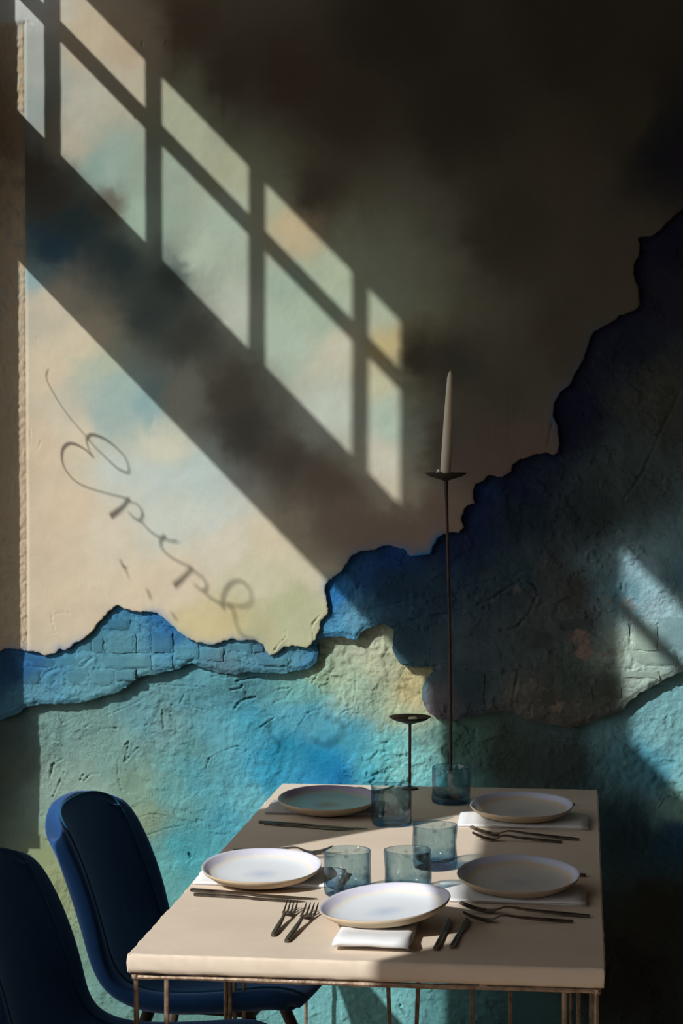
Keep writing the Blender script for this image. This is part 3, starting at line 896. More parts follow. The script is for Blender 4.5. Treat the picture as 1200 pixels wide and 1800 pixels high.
# script lettering stuck on the glass of the first window (its shadow is what the wall shows)
LETTERING = [
   [(4.4022,2.0488,0.0022),(4.4081,2.0327,0.0033),(4.4065,2.0174,0.0022),(4.3894,2.004,0.0022),(4.3621,1.9909,0.0022),(4.3314,1.9835,0.0022),(4.2938,1.9805,0.0022),(4.2699,1.9771,0.0033),(4.229,1.9784,0.0033),(4.1949,1.9823,0.0044),(4.1676,1.9943,0.0054),(4.1591,2.0085,0.0054),(4.1709,2.0276,0.0044),(4.2015,2.0294,0.0044),(4.2356,2.02,0.0065),(4.2698,2.0008,0.0076),(4.2853,1.9808,0.0087),(4.287,1.9654,0.0054),(4.2769,1.9518,0.0033),(4.2649,1.9466,0.0033)] ,
   [(4.2649,1.9466,0.0033),(4.2906,1.9457,0.0044),(4.3214,1.9336,0.0065),(4.342,1.9175,0.0076),(4.3592,1.8904,0.0076),(4.3628,1.8651,0.0065),(4.356,1.8485,0.0044),(4.3355,1.8409,0.0033),(4.3081,1.8474,0.0033),(4.2705,1.8668,0.0033),(4.2226,1.8964,0.0033),(4.1679,1.9316,0.0044)] ,
   [(4.1594,1.9389,0.0098),(4.1748,1.9077,0.0098),(4.1954,1.8764,0.012),(4.216,1.8464,0.0141)] ,
   [(4.1577,1.9306,0.0033),(4.1372,1.9438,0.0033),(4.1237,1.9428,0.0044),(4.1186,1.9333,0.0076),(4.1289,1.9106,0.0065),(4.1442,1.9032,0.0044),(4.1612,1.904,0.0033)] ,
   [(4.1289,1.9093,0.0044),(4.117,1.9124,0.0044),(4.1,1.9116,0.0044),(4.083,1.915,0.0044),(4.049,1.9314,0.0044),(4.0134,1.9576,0.0065)] ,
   [(4.0518,1.9401,0.0076),(4.0632,1.9203,0.0098),(4.065,1.9035,0.0065),(4.0548,1.8983,0.0044),(4.0322,1.9023,0.0044),(4.0039,1.9139,0.0044),(3.9785,1.9263,0.0054)] ,
   [(3.97,1.9312,0.0098),(3.9927,1.8934,0.0098),(4.0097,1.865,0.012),(4.0267,1.8389,0.0141)] ,
   [(3.9672,1.9244,0.0044),(3.9447,1.9321,0.0044),(3.9306,1.9279,0.0065),(3.9306,1.914,0.0087),(3.9447,1.8973,0.0054),(3.9673,1.8943,0.0044)] ,
   [(3.9391,1.8998,0.0044),(3.9194,1.9028,0.0054),(3.8969,1.9105,0.0054),(3.8743,1.9205,0.0065)] ,
   [(3.88,1.9065,0.0098),(3.8828,1.9272,0.0087),(3.8714,1.9645,0.0087),(3.8517,1.9975,0.0076),(3.8264,2.0223,0.0065),(3.804,2.0244,0.0054),(3.7967,2.0053,0.0054),(3.8097,1.9781,0.0054),(3.8406,1.9494,0.0054),(3.8743,1.9275,0.0054)] ,
   [(3.8687,1.93,0.0065),(3.849,1.9283,0.0087),(3.8452,1.9085,0.0065),(3.8351,1.8941,0.0054),(3.8154,1.8948,0.0054),(3.7845,1.9166,0.0054)] ,
   [(3.800, 1.742, 0.005), (3.804, 1.714, 0.008), (3.783, 1.703, 0.006), (3.758, 1.714, 0.004)],
   [(3.648, 1.887, 0.004), (3.585, 1.918, 0.007), (3.594, 1.881, 0.009), (3.638, 1.822, 0.008), (3.678, 1.801, 0.005)],
   [(4.1885,1.7659,0.0033),(4.18,1.7569,0.0076),(4.1698,1.7516,0.0044),(4.1619,1.7421,0.0022)] ,
   [(4.1789,1.7578,0.0044),(4.1658,1.7643,0.0033)] ,
   [(4.1091,1.7617,0.0044),(4.1006,1.755,0.0065),(4.0978,1.7435,0.0033)] ,
   [(4.0354,1.769,0.0044),(4.0258,1.7633,0.0065),(4.0185,1.7603,0.0033)] ,
]


def smooth_path(pts, sub=6):
    p = [np.array(q) for q in pts]
    p = [2 * p[0] - p[1]] + p + [2 * p[-1] - p[-2]]
    out = []
    for i in range(1, len(p) - 2):
        for s in range(sub):
            t = s / sub
            out.append(0.5 * (2 * p[i] + (p[i + 1] - p[i - 1]) * t + (2 * p[i - 1] - 5 * p[i] + 4 * p[i + 1] - p[i + 2]) * t * t
                              + (3 * p[i] - p[i - 1] - 3 * p[i + 1] + p[i + 2]) * t ** 3))
    out.append(p[-2])
    return out


bm = bmesh.new()
for stroke in LETTERING:
    pth = smooth_path(stroke)
    secs = []
    for i, q in enumerate(pth):
        t = pth[min(i + 1, len(pth) - 1)][:2] - pth[max(i - 1, 0)][:2]
        t = t / (np.linalg.norm(t) + 1e-9)
        nrm = np.array([-t[1], t[0]]) * max(q[2], 0.002) * 0.42
        a, b = q[:2] + nrm, q[:2] - nrm
        secs.append([(XW + 0.0035, a[0], a[1]), (XW + 0.0035, b[0], b[1]), (XW + 0.0048, b[0], b[1]), (XW + 0.0048, a[0], a[1])])
    add_loft(bm, secs)
obj('lettering', bm, M_LETTER, win1)

# ------------------------------------------------------------------ the table
TX0, TX1, TY0, TY1 = -0.717, 0.0355, 3.071, 4.700
TH = 0.032
table = thing('dining_table', 'long beige stone-topped dining table on thin raw steel rods against the mural wall', 'table', (0, 0, 0))


def make_top():
    bm = bmesh.new()
    nx, ny = 190, 210
    cs = np.array([0, 0.0015, 0.003, 0.005, 0.008])
    gx = np.concatenate([TX0 + cs, np.linspace(TX0 + 0.012, TX1 - 0.012, nx), TX1 - cs[::-1]])
    gy = np.concatenate([TY0 + cs, np.linspace(TY0 + 0.012, TY1 - 0.012, ny), TY1 - cs[::-1]])

    def rag(x, y, z):
        q = fbm(np.array([x * 34 + z * 60]), np.array([y * 34 + z * 25]), 11, 3)[0]
        return q
    rows = []
    # ring of the slab outline at several heights, bowed and chipped
    per = [(x, TY0, 0, -1) for x in gx[:-1]] + [(TX1, y, 1, 0) for y in gy[:-1]] + [(x, TY1, 0, 1) for x in gx[:0:-1]] + [(TX0, y, -1, 0) for y in gy[:0:-1]]
    levels = [(ZT, -0.0035), (ZT - 0.002, -0.0010), (ZT - 0.006, 0.0), (ZT - 0.014, 0.0007), (ZT - 0.022, 0.0), (ZT - 0.029, -0.001), (ZT - TH + 0.002, -0.003), (ZT - TH, -0.006)]
    cx, cy = (TX0 + TX1) / 2, (TY0 + TY1) / 2
    for li, (z, off) in enumerate(levels):
        row = []
        for x, y, nx_, ny_ in per:
            r = rag(x, y, z)
            o = off + 0.0020 * r + (0.0022 * min(0, rag(x * 3.1, y * 3.1, z + 3)) if li in (1, 2, 6, 7) else 0)
            c = min(abs(x - TX0), abs(x - TX1)) + min(abs(y - TY0), abs(y - TY1))
            o -= 0.0010 * math.exp(-c / 0.004)
            # corner points move along both directions
            dx = (x - cx) / abs(x - cx + 1e-9) * (1 if abs(abs(x - cx) - (TX1 - TX0) / 2) < 1e-6 else 0)
            dy = (y - cy) / abs(y - cy + 1e-9) * (1 if abs(abs(y - cy) - (TY1 - TY0) / 2) < 1e-6 else 0)
            zz = z + (0.0010 * r if li in (0, 1, 6, 7) else 0) * (0.3 if li < 2 else 2.2)
            row.append(bm.verts.new((x + dx * o, y + dy * o, zz)))
        rows.append(row)
    n = len(per)
    for a, b in zip(rows, rows[1:]):
        for k in range(n):
            bm.faces.new((a[k], b[k], b[(k + 1) % n], a[(k + 1) % n]))
    top = bm.faces.new(rows[0])
    bot = bm.faces.new(rows[-1][::-1])
    for f in bm.faces:
        f.smooth = len(f.verts) == 4
    bmesh.ops.triangulate(bm, faces=[top, bot])
    return bm


obj('tabletop', make_top(), M_STONE, table)
ZR = ZT - TH - 0.006
# welded rim of thin rod under the top, one loop for each half of the table
YMID = 3.885
for ya, yb in ((TY0 + 0.010, YMID - 0.012), (YMID + 0.012, TY1 - 0.010)):
    bm = bmesh.new()
    c = [(TX0 + 0.012, ya, ZR), (TX1 - 0.012, ya, ZR), (TX1 - 0.012, yb, ZR), (TX0 + 0.012, yb, ZR), (TX0 + 0.012, ya, ZR)]
    for p, q in zip(c, c[1:]):
        pts = [Vector(p).lerp(Vector(q), t / 12) for t in range(13)]
        pts = [v + Vector((0, 0, random.uniform(-0.0006, 0.0006))) for v in pts]
        add_tube(bm, pts, [0.0042 + random.uniform(-0.0005, 0.0007) for _ in pts], 8)
    # weld beads and the stubs that carry the top
    for p in c[:4]:
        bmesh.ops.create_icosphere(bm, subdivisions=1, radius=0.0075, matrix=Matrix.Translation(p))
    for fx in (0.3, 0.5, 0.75):
        x = TX0 + (TX1 - TX0) * fx
        add_box(bm, (x - 0.006, ya - 0.003, ZR), (x + 0.006, ya + 0.003, ZT - TH + 0.003))
    obj('rim', bm, M_RUST, table)


def rod_leg(x, y, dx, dy, spread):
    """hairpin leg: two rods that meet in a bend at the floor"""
    bm = bmesh.new()
    top_a, top_b = Vector((x, y, ZR)), Vector((x + dx, y + dy, ZR))
    foot_a, foot_b = top_a.lerp(top_b, 0.5 - spread), top_a.lerp(top_b, 0.5 + spread)
    foot_a.z = foot_b.z = 0.012
    mid = top_a.lerp(top_b, 0.5)
    mid.z = 0.0045
    add_tube(bm, [top_a, top_a.lerp(foot_a, 0.5), foot_a, mid, foot_b, top_b.lerp(foot_b, 0.5), top_b], 0.0042, 8)
    obj('leg', bm, M_RUST, table)


rod_leg(TX0 + 0.013, TY0 + 0.011, 0.0495, 0, 0.45)
rod_leg(TX1 - 0.013, TY0 + 0.011, -0.0495, 0, 0.45)
rod_leg(TX0 + 0.013, YMID - 0.012, 0.0105, 0.0, 0.3)
rod_leg(TX0 + 0.026, YMID + 0.012, 0.022, 0.0, 0.3)
rod_leg(TX1 - 0.013, YMID - 0.012, -0.03, 0.0, 0.4)
rod_leg(-0.387, YMID - 0.012, 0.076, 0.0, 0.14)
rod_leg(-0.215, YMID - 0.012, 0.078, 0.0, 0.44)
rod_leg(TX0 + 0.013, TY1 - 0.011, 0.0495, 0, 0.45)
rod_leg(TX1 - 0.013, TY1 - 0.011, -0.0495, 0, 0.45)

# ------------------------------------------------------------------ chairs
PROF = [(0.218, 0.424), (0.210, 0.446), (0.16, 0.452), (0.07, 0.442), (-0.03, 0.433), (-0.11, 0.436), (-0.17, 0.460), (-0.208, 0.507), (-0.236, 0.572),
        (-0.264, 0.648), (-0.291, 0.720), (-0.314, 0.776), (-0.328, 0.808), (-0.334, 0.822)]
HALF = [0.140, 0.180, 0.203, 0.215, 0.220, 0.220, 0.218, 0.214, 0.210, 0.206, 0.202, 0.198, 0.190, 0.176]


def shell_pt(u, v):
    """u across (-1..1), v along the profile (0..1) of the seat shell; returns point of the sitting side"""
    f = v * (len(PROF) - 1)
    i = min(int(f), len(PROF) - 2)
    t = f - i
    P = [np.array(PROF[max(0, min(len(PROF) - 1, i + k))]) for k in (-1, 0, 1, 2)]
    H = [HALF[max(0, min(len(HALF) - 1, i + k))] for k in (-1, 0, 1, 2)]
    cr = lambda a, b, c, d: 0.5 * (2 * b + (c - a) * t + (2 * a - 5 * b + 4 * c - d) * t * t + (3 * b - a - 3 * c + d) * t ** 3)
    p, h = cr(*P), cr(*H)
    e = abs(u) ** 2.4
    back = 1 / (1 + math.exp(-(v - 0.52) * 16))
    x = p[0] + e * (0.062 * back * (1 - 0.55 * (max(0, v - 0.6) / 0.4) ** 2))
    z = p[1] + e * (0.035 * (1 - back) * min(1, v * 6) + 0.0 * back) - e * 0.052 * (max(0, v - 0.66) / 0.34) ** 2.5
    return np.array([x, u * h, z])


def shell_grid(us, vv, offset):
    g = [[shell_pt(u, v) for v in vv] for u in us]
    out = []
    for i in range(len(us)):
        row = []
        for j in range(len(vv)):
            a = g[min(i + 1, len(us) - 1)][j] - g[max(i - 1, 0)][j]
            b = g[i][min(j + 1, len(vv) - 1)] - g[i][max(j - 1, 0)]
            n = np.cross(a, b)
            n = n / (np.linalg.norm(n) + 1e-12)
            row.append(g[i][j] + n * offset(us[i], vv[j]))
        out.append(row)
    return out


def sheet(front, back):
    bm = bmesh.new()
    A = [[bm.verts.new(p) for p in r] for r in front]
    B = [[bm.verts.new(p) for p in r] for r in back]
    ni, nj = len(A), len(A[0])
    for i in range(ni - 1):
        for j in range(nj - 1):
            bm.faces.new((A[i][j], A[i + 1][j], A[i + 1][j + 1], A[i][j + 1]))
            bm.faces.new((B[i][j], B[i][j + 1], B[i + 1][j + 1], B[i + 1][j]))
    ring = [(i, 0) for i in range(ni)] + [(ni - 1, j) for j in range(1, nj)] + [(i, nj - 1) for i in range(ni - 2, -1, -1)] + [(0, j) for j in range(nj - 2, 0, -1)]
    for k in range(len(ring)):
        (i, j), (i2, j2) = ring[k], ring[(k + 1) % len(ring)]
        bm.faces.new((A[i][j], B[i][j], B[i2][j2], A[i2][j2]))
    return bm


def make_chair(label):
    t = thing('upholstered_chair', label, 'chair', group=None)
    us = [-1, -0.97, -0.9, -0.75, -0.55, -0.3, 0, 0.3, 0.55, 0.75, 0.9, 0.97, 1]
    vv = [0, 0.03, 0.07] + [0.07 + 0.86 * k / 26 for k in range(1, 27)] + [0.965, 0.99, 1.0]
    # padded body: thick in the middle, rolling over into a rounded rim
    def roll(u, v):
        w = 1.0
        for a in ((1 - abs(u)) / 0.16, v / 0.05, (1 - v) / 0.06):
            a = max(0.0, min(1.0, a))
            w *= math.sqrt(a * (2 - a))
        return w
    fr = shell_grid(us, vv, lambda u, v: -0.016 + 0.014 * roll(u, v))
    bk = shell_grid(us, vv, lambda u, v: -0.020 - 0.026 * roll(u, v))
    o = obj('upholstered_shell', sheet(fr, bk), M_VELVET, t, True)
    sub = o.modifiers.new('soft', 'SUBSURF')
    sub.levels = sub.render_levels = 1
    # piping along the seam
    half = [(-0.80, 0.05 + 0.80 * k / 24) for k in range(25)]
    half += [(-0.45 - 0.35 * math.cos(R(a)), 0.85 + 0.075 * math.sin(R(a))) for a in range(8, 91, 8)] + [(-0.30, 0.925), (-0.15, 0.925)]
    rim = half + [(0.0, 0.925)] + [(-u, v) for u, v in half[::-1]]
    bm = bmesh.new()
    add_tube(bm, [shell_pt(u, v) + np.array([-0.001, 0, 0]) for u, v in rim], 0.0026, 6)
    obj('piping', bm, M_VELVET_SEAM, o, True)
    for sx in (1, -1):
        for sy in (1, -1):
            bm = bmesh.new()
            add_tube(bm, [(0.10 * sx - 0.02, 0.10 * sy, 0.412), (0.17 * sx - 0.02, 0.175 * sy, 0.2), (0.215 * sx - 0.02, 0.215 * sy, 0.0)], [0.013, 0.012, 0.009], 10)
            obj('leg', bm, M_WOOD_LEG, t, True)
    bm = bmesh.new()
    add_box(bm, (-0.14, -0.12, 0.392), (0.10, 0.12, 0.412))
    obj('seat_base', bm, M_WOOD_LEG, t)
    return t


chair_a = make_chair('blue velvet shell chair beside the back left place setting, its back lit by the sun')
chair_a.location = (-0.750, 4.10, 0)
chair_a.rotation_euler = (0, 0, R(-6))
chair_b = dup(chair_a, (-0.772, 3.49, 0), (0, 0, R(-3)), 'dark blue shell chair cut off by the left edge, nearest the camera')

# ------------------------------------------------------------------ napkins
def napkin_mesh(length, width, near, far, layers=3, puff=0.0, flip=1):
    """cloth folded in layers: an S-shaped strip across the width, drawn along the length"""
    mid = []
    for k in range(layers):  # flip = -1 puts the single fold on the near side
        zz = (k + 0.5) / layers
        y0, y1 = (-0.5, 0.5) if k % 2 == 0 else (0.5, -0.5)
        for s in range(9):
            mid.append((y0 + (y1 - y0) * s / 8, zz))
        if k < layers - 1:
            yy = y1
            for a in (0.25, 0.5, 0.75):
                mid.append((yy + math.copysign(0.045, yy) * math.sin(math.pi * a), zz + a / layers))
    mid = [(y * flip, zz) for y, zz in mid]

    def hgt(y):
        return near + (far - near) * (y + 0.5) + puff * math.exp(-((y + 0.5) / 0.10) ** 2)
    th = 0.0016
    bm = bmesh.new()
    nl = 14
    secs = []
    for i in range(nl + 1):
        x = -length / 2 + length * i / nl
        endf = 1 - 0.25 * math.exp(-min(i, nl - i) / 0.7)
        up, dn = [], []
        for j, (y, zz) in enumerate(mid):
            h = hgt(max(-0.5, min(0.5, y))) * endf
            a, b = mid[max(j - 1, 0)], mid[min(j + 1, len(mid) - 1)]
            t = np.array([(b[0] - a[0]) * width, (b[1] - a[1]) * h])
            t /= np.linalg.norm(t) + 1e-9
            n = np.array([-t[1], t[0]]) * th
            wob = 0.0012 * math.sin(x * 40 + y * 7) * zz + 0.0008 * math.sin(x * 95 + y * 21)
            yw = y * width + 0.0016 * math.sin(x * 30 + zz * 9)
            xx = x + 0.0015 * math.sin(y * 25 + zz * 12) * (1 if i in (0, nl) else 0.3)
            up.append((xx, yw + n[0], max(0.0002, zz * h + n[1] + wob * 0.6)))
            dn.append((xx, yw - n[0], max(0.0001, zz * h - n[1] + wob * 0.6)))
        secs.append(up + dn[::-1])
    add_loft(bm, secs)
    return bm


NAP = 'linen napkins under the plates'


def napkin(x0, x1, y0, y1, label, near=0.0085, far=0.014, rot=0.0, mat=None):
    L, W = x1 - x0, y1 - y0
    o = obj('napkin', napkin_mesh(L, W * 0.92, near, far), mat or M_CLOTH, None, True)
    o.location = ((x0 + x1) / 2, (y0 + y1) / 2, ZT)
    o.rotation_euler = (0, 0, rot)
    return tag(o, label, 'napkin', NAP)


napkin(-0.709, -0.440, 3.570, 3.705, 'folded white napkin in full sun under the plate at the middle left', rot=R(0))
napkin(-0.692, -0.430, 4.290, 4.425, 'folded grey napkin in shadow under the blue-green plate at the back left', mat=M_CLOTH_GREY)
napkin(-0.257, 0.006, 3.488, 3.620, 'folded white napkin, its left end sunlit, under the grey plate at the near right')
napkin(-0.263, 0.012, 4.190, 4.325, 'folded white napkin under the plate at the back right corner')
o = obj('napkin', napkin_mesh(0.122, 0.335, 0.022, 0.009, 2, 0.008, -1), M_CLOTH, None, True)
o.location = (-0.333, 3.305, ZT)
tag(o, 'thick white napkin with rounded fold facing the camera under the tilted front plate', 'napkin', NAP)

# ------------------------------------------------------------------ plates
PLATE = [(0, 0.0035), (0.062, 0.0035), (0.064, 0.0), (0.069, 0.0), (0.075, 0.003), (0.093, 0.0095), (0.1065, 0.0195), (0.1098, 0.0245), (0.1092, 0.0262), (0.1075, 0.0262),
         (0.104, 0.0232), (0.098, 0.0165), (0.090, 0.0125), (0.075, 0.0098), (0.05, 0.0088), (0.025, 0.0085), (0, 0.0085)]


def plate(cx, cy, cz, tx, ty, mat, label, spin=0.0):
    t = thing('dinner_plate', label, 'plate', (cx, cy, cz), 0, 'stoneware plates on the table')
    t.rotation_euler = (R(tx), R(ty), 0)
    wob = lambda a, r, z, j: (0.0012 * math.sin(2 * a + spin) * (r / 0.11), 0.0008 * math.sin(3 * a + spin) * (r / 0.11) ** 2)
    bm = bmesh.new()
    add_lathe(bm, PLATE[:9], 64, wob=wob)
    obj('foot', bm, M_UNGLAZED, t, True)
    bm = bmesh.new()
    add_lathe(bm, PLATE[8:], 64, wob=wob)
    o = obj('dish', bm, mat, t, True)
    return t


plate(-0.587, 3.607, ZT + 0.0085, 5.2, 0, G_WHITE, 'pale glazed plate in full sun at the middle left of the table', 0.3)
plate(-0.556, 4.330, ZT + 0.0085, 4.6, 0, G_BLUE, 'blue-green glazed plate with brown centre in shadow at the back left', 1.3)
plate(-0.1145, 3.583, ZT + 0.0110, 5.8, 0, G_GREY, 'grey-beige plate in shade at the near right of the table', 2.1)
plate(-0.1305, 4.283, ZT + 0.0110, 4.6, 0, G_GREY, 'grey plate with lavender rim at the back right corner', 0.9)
plate(-0.326, 3.300, ZT + 0.0175, 4.2, -5.5, G_WHITE, 'tilted pale plate at the near end, on a thick white napkin', 1.7)

# ------------------------------------------------------------------ tumblers
def tumbler(cx, cy, label, r=0.043, h=0.080, seed=0, foot=0.013, mat=M_GLASS):
    rnd = random.Random(seed)
    ph = [rnd.uniform(0, 6.28) for _ in range(6)]

    def wob(a, rr, z, j):
        k = rr / r
        return (k * (0.0007 * math.sin(3 * a + ph[0] + z * 60) + 0.0006 * math.sin(5 * a + ph[1] - z * 110)), 0.0006 * math.sin(2 * a + ph[2]) * (z > h * 0.8))
    outer = [(0, 0.003), (r * 0.55, 0.0022), (r * 0.86, 0.0), (r * 0.95, 0.0025), (r * 0.985, 0.009), (r * 0.99, 0.02), (r * 0.985, 0.035), (r * 0.985, 0.05), (r * 0.995, h - 0.010), (r, h - 0.003)]
    rim = [(r * 0.985, h), (r * 0.955, h - 0.0008), (r * 0.935, h - 0.004)]
    inner = [(r * 0.925, h - 0.012), (r * 0.92, 0.05), (r * 0.92, 0.035), (r * 0.915, 0.024), (r * 0.88, foot + 0.004), (r * 0.7, foot), (r * 0.35, foot + 0.0015), (0, foot + 0.002)]
    bm = bmesh.new()
    add_lathe(bm, outer + rim + inner, 56, wob=wob)
    o = obj('glass_tumbler', bm, mat, None, True)
    o.location = (cx, cy, ZT)
    return tag(o, label, 'glass', 'blue glass tumblers on the table')


def on_top(px, py, z=ZT):
    d = _fwd * F_PX + _rgt * (px - 600) + _up * (900 - py)
    p = EYE + d * ((z - EYE[2]) / d[2])
    return p[0], p[1]


tumbler(*on_top(610.5, 1573), 'blue glass tumbler nearest the sunlit middle left plate', 0.0428, 0.081, 1)
tumbler(*on_top(716.5, 1573), 'smooth blue tumbler right behind the tilted front plate', 0.0425, 0.082, 2)
tumbler(*on_top(764, 1525), 'blue tumbler in the centre of the table, left of the near right plate', 0.0425, 0.083, 3)
tumbler(*on_top(687.5, 1449), 'bubbly blue tumbler overlapping the blue-green back left plate', 0.0437, 0.084, 4)
tumbler(*on_top(792.5, 1411), 'shaded blue tumbler in front of the tall candle stand', 0.0437, 0.083, 5)

# ------------------------------------------------------------------ cutlery (handle end at the origin, pointing along +X)
def rect_loft(bm, rows):
    """rows: (x, y, z, half width, half thickness)"""
    secs = []
    for x, y, z, hw, ht in rows:
        secs.append([(x, y - hw, z - ht * 0.6), (x, y - hw * 0.6, z - ht), (x, y + hw * 0.6, z - ht), (x, y + hw, z - ht * 0.6),
                     (x, y + hw, z + ht * 0.6), (x, y + hw * 0.6, z + ht), (x, y - hw * 0.6, z + ht), (x, y - hw, z + ht * 0.6)])
    add_loft(bm, secs)


def make_fork():
    t = thing('fork', 'fork', 'fork')
    bm = bmesh.new()
    rect_loft(bm, [(0, 0, 0.0028, 0.0034, 0.0024), (0.02, 0, 0.0036, 0.0044, 0.0027), (0.06, 0, 0.0058, 0.0040, 0.0026), (0.10, 0, 0.0085, 0.0030, 0.0022),
                   (0.125, 0, 0.0118, 0.0022, 0.0018), (0.136, 0, 0.0115, 0.0026, 0.0015), (0.146, 0, 0.0075, 0.0062, 0.0012)])
    obj('handle', bm, M_CUTLERY, t)
    bm = bmesh.new()
    rect_loft(bm, [(0.1445, 0, 0.0082, 0.0058, 0.0012), (0.152, 0, 0.0050, 0.0098, 0.0011), (0.160, 0, 0.0036, 0.0118, 0.0011), (0.166, 0, 0.0036, 0.0122, 0.0010)])
    for k in range(4):
        y = -0.0100 + k * 0.00667
        rect_loft(bm, [(0.1655, y, 0.0036, 0.0021, 0.0010), (0.180, y * 1.0, 0.0062, 0.0016, 0.0010), (0.195, y * 0.98, 0.0110, 0.0014, 0.0009), (0.207, y * 0.96, 0.0165, 0.0006, 0.0006)])
    obj('tines', bm, M_CUTLERY, t)
    return t


def make_knife():
    t = thing('table_knife', 'knife', 'knife')
    bm = bmesh.new()
    rect_loft(bm, [(0, 0, 0.0030, 0.0040, 0.0026), (0.004, 0, 0.0030, 0.0046, 0.0030), (0.05, 0, 0.0030, 0.0042, 0.0029), (0.10, 0, 0.0030, 0.0036, 0.0025), (0.112, 0, 0.0030, 0.0040, 0.0018)])
    obj('handle', bm, M_CUTLERY, t)
    bm = bmesh.new()
    rect_loft(bm, [(0.110, 0, 0.0030, 0.0042, 0.0016), (0.122, -0.001, 0.0028, 0.0066, 0.0010), (0.16, -0.0012, 0.0026, 0.0074, 0.0009), (0.195, -0.0005, 0.0025, 0.0062, 0.0008), (0.214, 0.002, 0.0024, 0.0030, 0.0007), (0.224, 0.004, 0.0023, 0.0006, 0.0006)])
    obj('blade', bm, M_CUTLERY, t)
    return t


fork0, knife0 = make_fork(), make_knife()
used = {'f': False, 'k': False}


def lay(kind, p, q, label, scale=None):
    """handle end at p, tip towards q"""
    a = math.atan2(q[1] - p[1], q[0] - p[0])
    length = math.hypot(q[0] - p[0], q[1] - p[1])
    proto = fork0 if kind == 'f' else knife0
    grp = 'dark forks beside the plates' if kind == 'f' else 'dark table knives beside the plates'
    if used[kind]:
        o = dup(proto, (p[0], p[1], ZT), (0, 0, a), label, grp)
    else:
        used[kind] = True
        o = proto
        o.location = (p[0], p[1], ZT)
        o.rotation_euler = (0, 0, a)
        o['label'] = label
        o['group'] = grp
    s = length / (0.207 if kind == 'f' else 0.224)
    o.scale = (s, s, 1.0)
    return o


lay('f', (-0.504, 3.208), (-0.500, 3.405), 'left one of the two dark forks in the sun at the near end')
lay('f', (-0.476, 3.172), (-0.463, 3.392), 'right one of the two dark forks in the sun at the near end')
lay('f', (0.0135, 3.407), (-0.210, 3.425), 'farther of the two forks below the near right plate')
lay('f', (-0.0160, 3.365), (-0.200, 3.350), 'nearer of the two forks below the near right plate')
lay('f', (-0.007, 4.078), (-0.232, 4.123), 'farther of the two forks below the back right plate')
lay('f', (-0.041, 4.047), (-0.224, 4.057), 'nearer of the two forks below the back right plate')
lay('f', (-0.700, 3.845), (-0.497, 3.842), 'nearer of the two forks beyond the middle left plate')
lay('f', (-0.690, 3.885), (-0.490, 3.880), 'farther of the two forks beyond the middle left plate')
lay('f', (-0.650, 4.575), (-0.435, 4.600), 'fork beyond the blue-green plate, tines showing over the tumbler')
lay('k', (-0.7030, 3.523), (-0.468, 3.480), 'farther of the two knives in the sun below the middle left plate')
lay('k', (-0.690, 3.488), (-0.486, 3.458), 'nearer of the two knives in the sun below the middle left plate')
lay('k', (-0.6870, 4.188), (-0.450, 4.140), 'farther of the two knives in shadow below the back left plate')
lay('k', (-0.672, 4.170), (-0.478, 4.122), 'nearer of the two knives in shadow below the back left plate')
lay('k', (-0.232, 3.150), (-0.222, 3.365), 'left one of the two knives right of the front plate')
lay('k', (-0.207, 3.165), (-0.192, 3.375), 'right one of the two knives right of the front plate')
lay('k', (0.0070, 3.735), (-0.190, 3.745), 'knife mostly hidden behind the near right plate')
lay('k', (-0.018, 4.480), (-0.225, 4.490), 'knife mostly hidden behind the back right plate')

# ------------------------------------------------------------------ candle stands
def stand(base, pan_c, pan_r, label, bend):
    t = thing('candle_stand', label, 'candle holder', (*base, ZT))
    bm = bmesh.new()
    add_lathe(bm, [(0, 0.0), (0.020, 0.0), (0.021, 0.002), (0.019, 0.0036), (0.006, 0.005), (0, 0.005)], 28)
    obj('base', bm, M_IRON, t, True)
    off = Vector((pan_c[0] - base[0], pan_c[1] - base[1], pan_c[2] - ZT))
    bm = bmesh.new()
    n = 24
    pts = [Vector((off.x * (i / n) + bend * math.sin(math.pi * i / n), off.y * i / n, 0.004 + (off.z - 0.006) * i / n)) for i in range(n + 1)]
    rad = [0.0036] * n + [0.0062]
    rad[-2], rad[-3] = 0.0044, 0.0038
    add_tube(bm, pts, rad, 10)
    obj('stem', bm, M_IRON, t, True)
    bm = bmesh.new()
    r = pan_r
    add_lathe(bm, [(0, -0.014), (0.10 * r, -0.0135), (0.4 * r, -0.0085), (0.75 * r, -0.0035), (r, 0.0042), (r * 0.99, 0.0055), (0.75 * r, -0.0010), (0.4 * r, -0.0055), (0, -0.0065)], 40)
    o = obj('drip_pan', bm, M_IRON, t, True)
    o.location = off
    return o


tall = stand((-0.3005, 4.553), (-0.3135, 4.553, 1.4915), 0.049, 'tall thin iron candle stand holding a candle, before the mural wall', 0.003)
short = stand((-0.4045, 4.655), (-0.404, 4.655, 0.9165), 0.0495, 'short iron candle stand with an empty drip pan at the back of the table', 0.0)
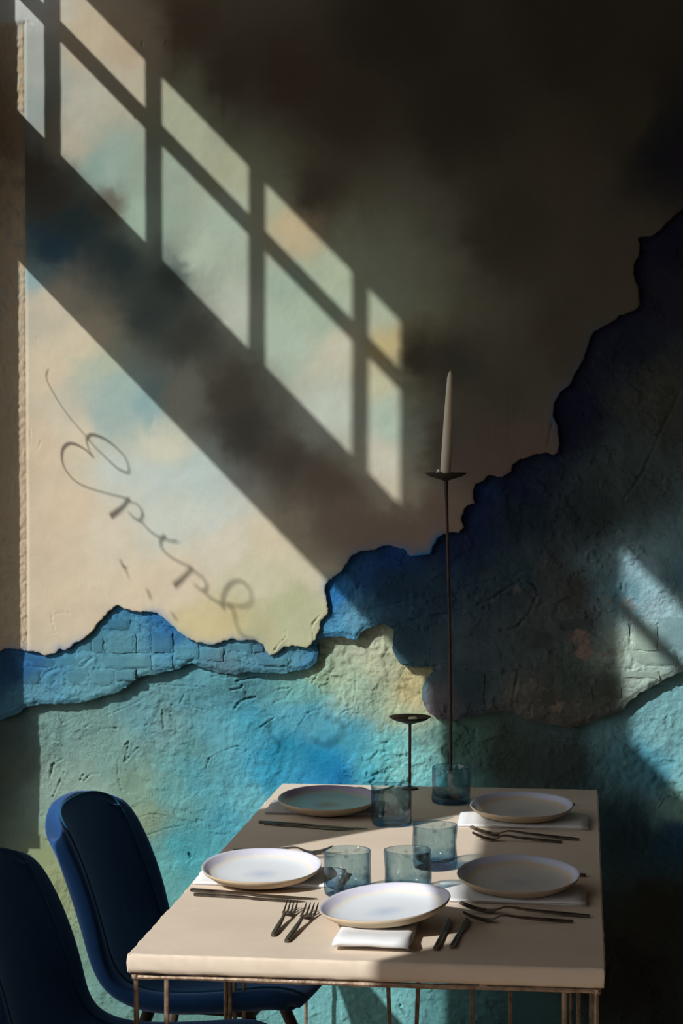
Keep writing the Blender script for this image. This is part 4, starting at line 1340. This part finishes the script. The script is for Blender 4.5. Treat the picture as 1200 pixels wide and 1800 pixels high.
# stub of old wax in the short pan
bm = bmesh.new()
bmesh.ops.create_icosphere(bm, subdivisions=2, radius=0.011)
for v in bm.verts:
    v.co = Vector((v.co.x * 1.1, v.co.y * 0.9, v.co.z * 0.55)) * (1 + 0.25 * math.sin(v.co.x * 500 + v.co.y * 300))
o = obj('wax_stub', bm, M_WAX, short, True)
o.location = (0.010, -0.004, 0.0)
o['label'] = 'white stub of old wax'

# candle standing in its pan, leaning slightly
candle = thing('taper_candle', 'unlit ivory taper candle leaning on the tall iron stand', 'candle', (-0.3150, 4.553, 1.4860))
bm = bmesh.new()
L = 0.243
prof = [(0, 0), (0.0118, 0), (0.0120, 0.01), (0.0113, 0.06), (0.0098, 0.13), (0.0078, 0.20), (0.0066, 0.228), (0.0048, 0.236), (0.0020, L), (0, L)]
add_lathe(bm, prof, 24)
for v in bm.verts:
    v.co.x += 0.0115 * v.co.z / L
obj('wax', bm, M_WAX, candle, True)
bm = bmesh.new()
add_tube(bm, [(0.0115, 0, L - 0.002), (0.0117, 0, L + 0.003)], 0.0007, 6)
obj('wick', bm, M_WAX, candle)
bm = bmesh.new()
rnd = random.Random(8)
for k in range(34):
    a = 2 * math.pi * k / 34 + rnd.uniform(-0.1, 0.1)
    hgt = rnd.uniform(0.008, 0.013) + (0.008 if 2.4 < a < 4.2 else 0)
    rr = 0.0130 + rnd.uniform(0, 0.009)
    c = Vector((rr * math.cos(a), rr * math.sin(a), 0))
    vs_ = [bm.verts.new(c + Vector((rnd.uniform(-0.0035, 0.0035), rnd.uniform(-0.0035, 0.0035), z))) for z in (0.001, hgt * 0.5, hgt)]
    vs_ += [bm.verts.new(c * 0.9 + Vector((rnd.uniform(-0.0025, 0.0025), rnd.uniform(-0.0025, 0.0025), z))) for z in (0.001, hgt * 0.6)]
    for f in ((0, 1, 3), (1, 2, 4), (1, 4, 3), (0, 3, 4), (0, 4, 2), (0, 2, 1)):
        bm.faces.new([vs_[i] for i in f])
obj('foil', bm, M_FOIL, candle)
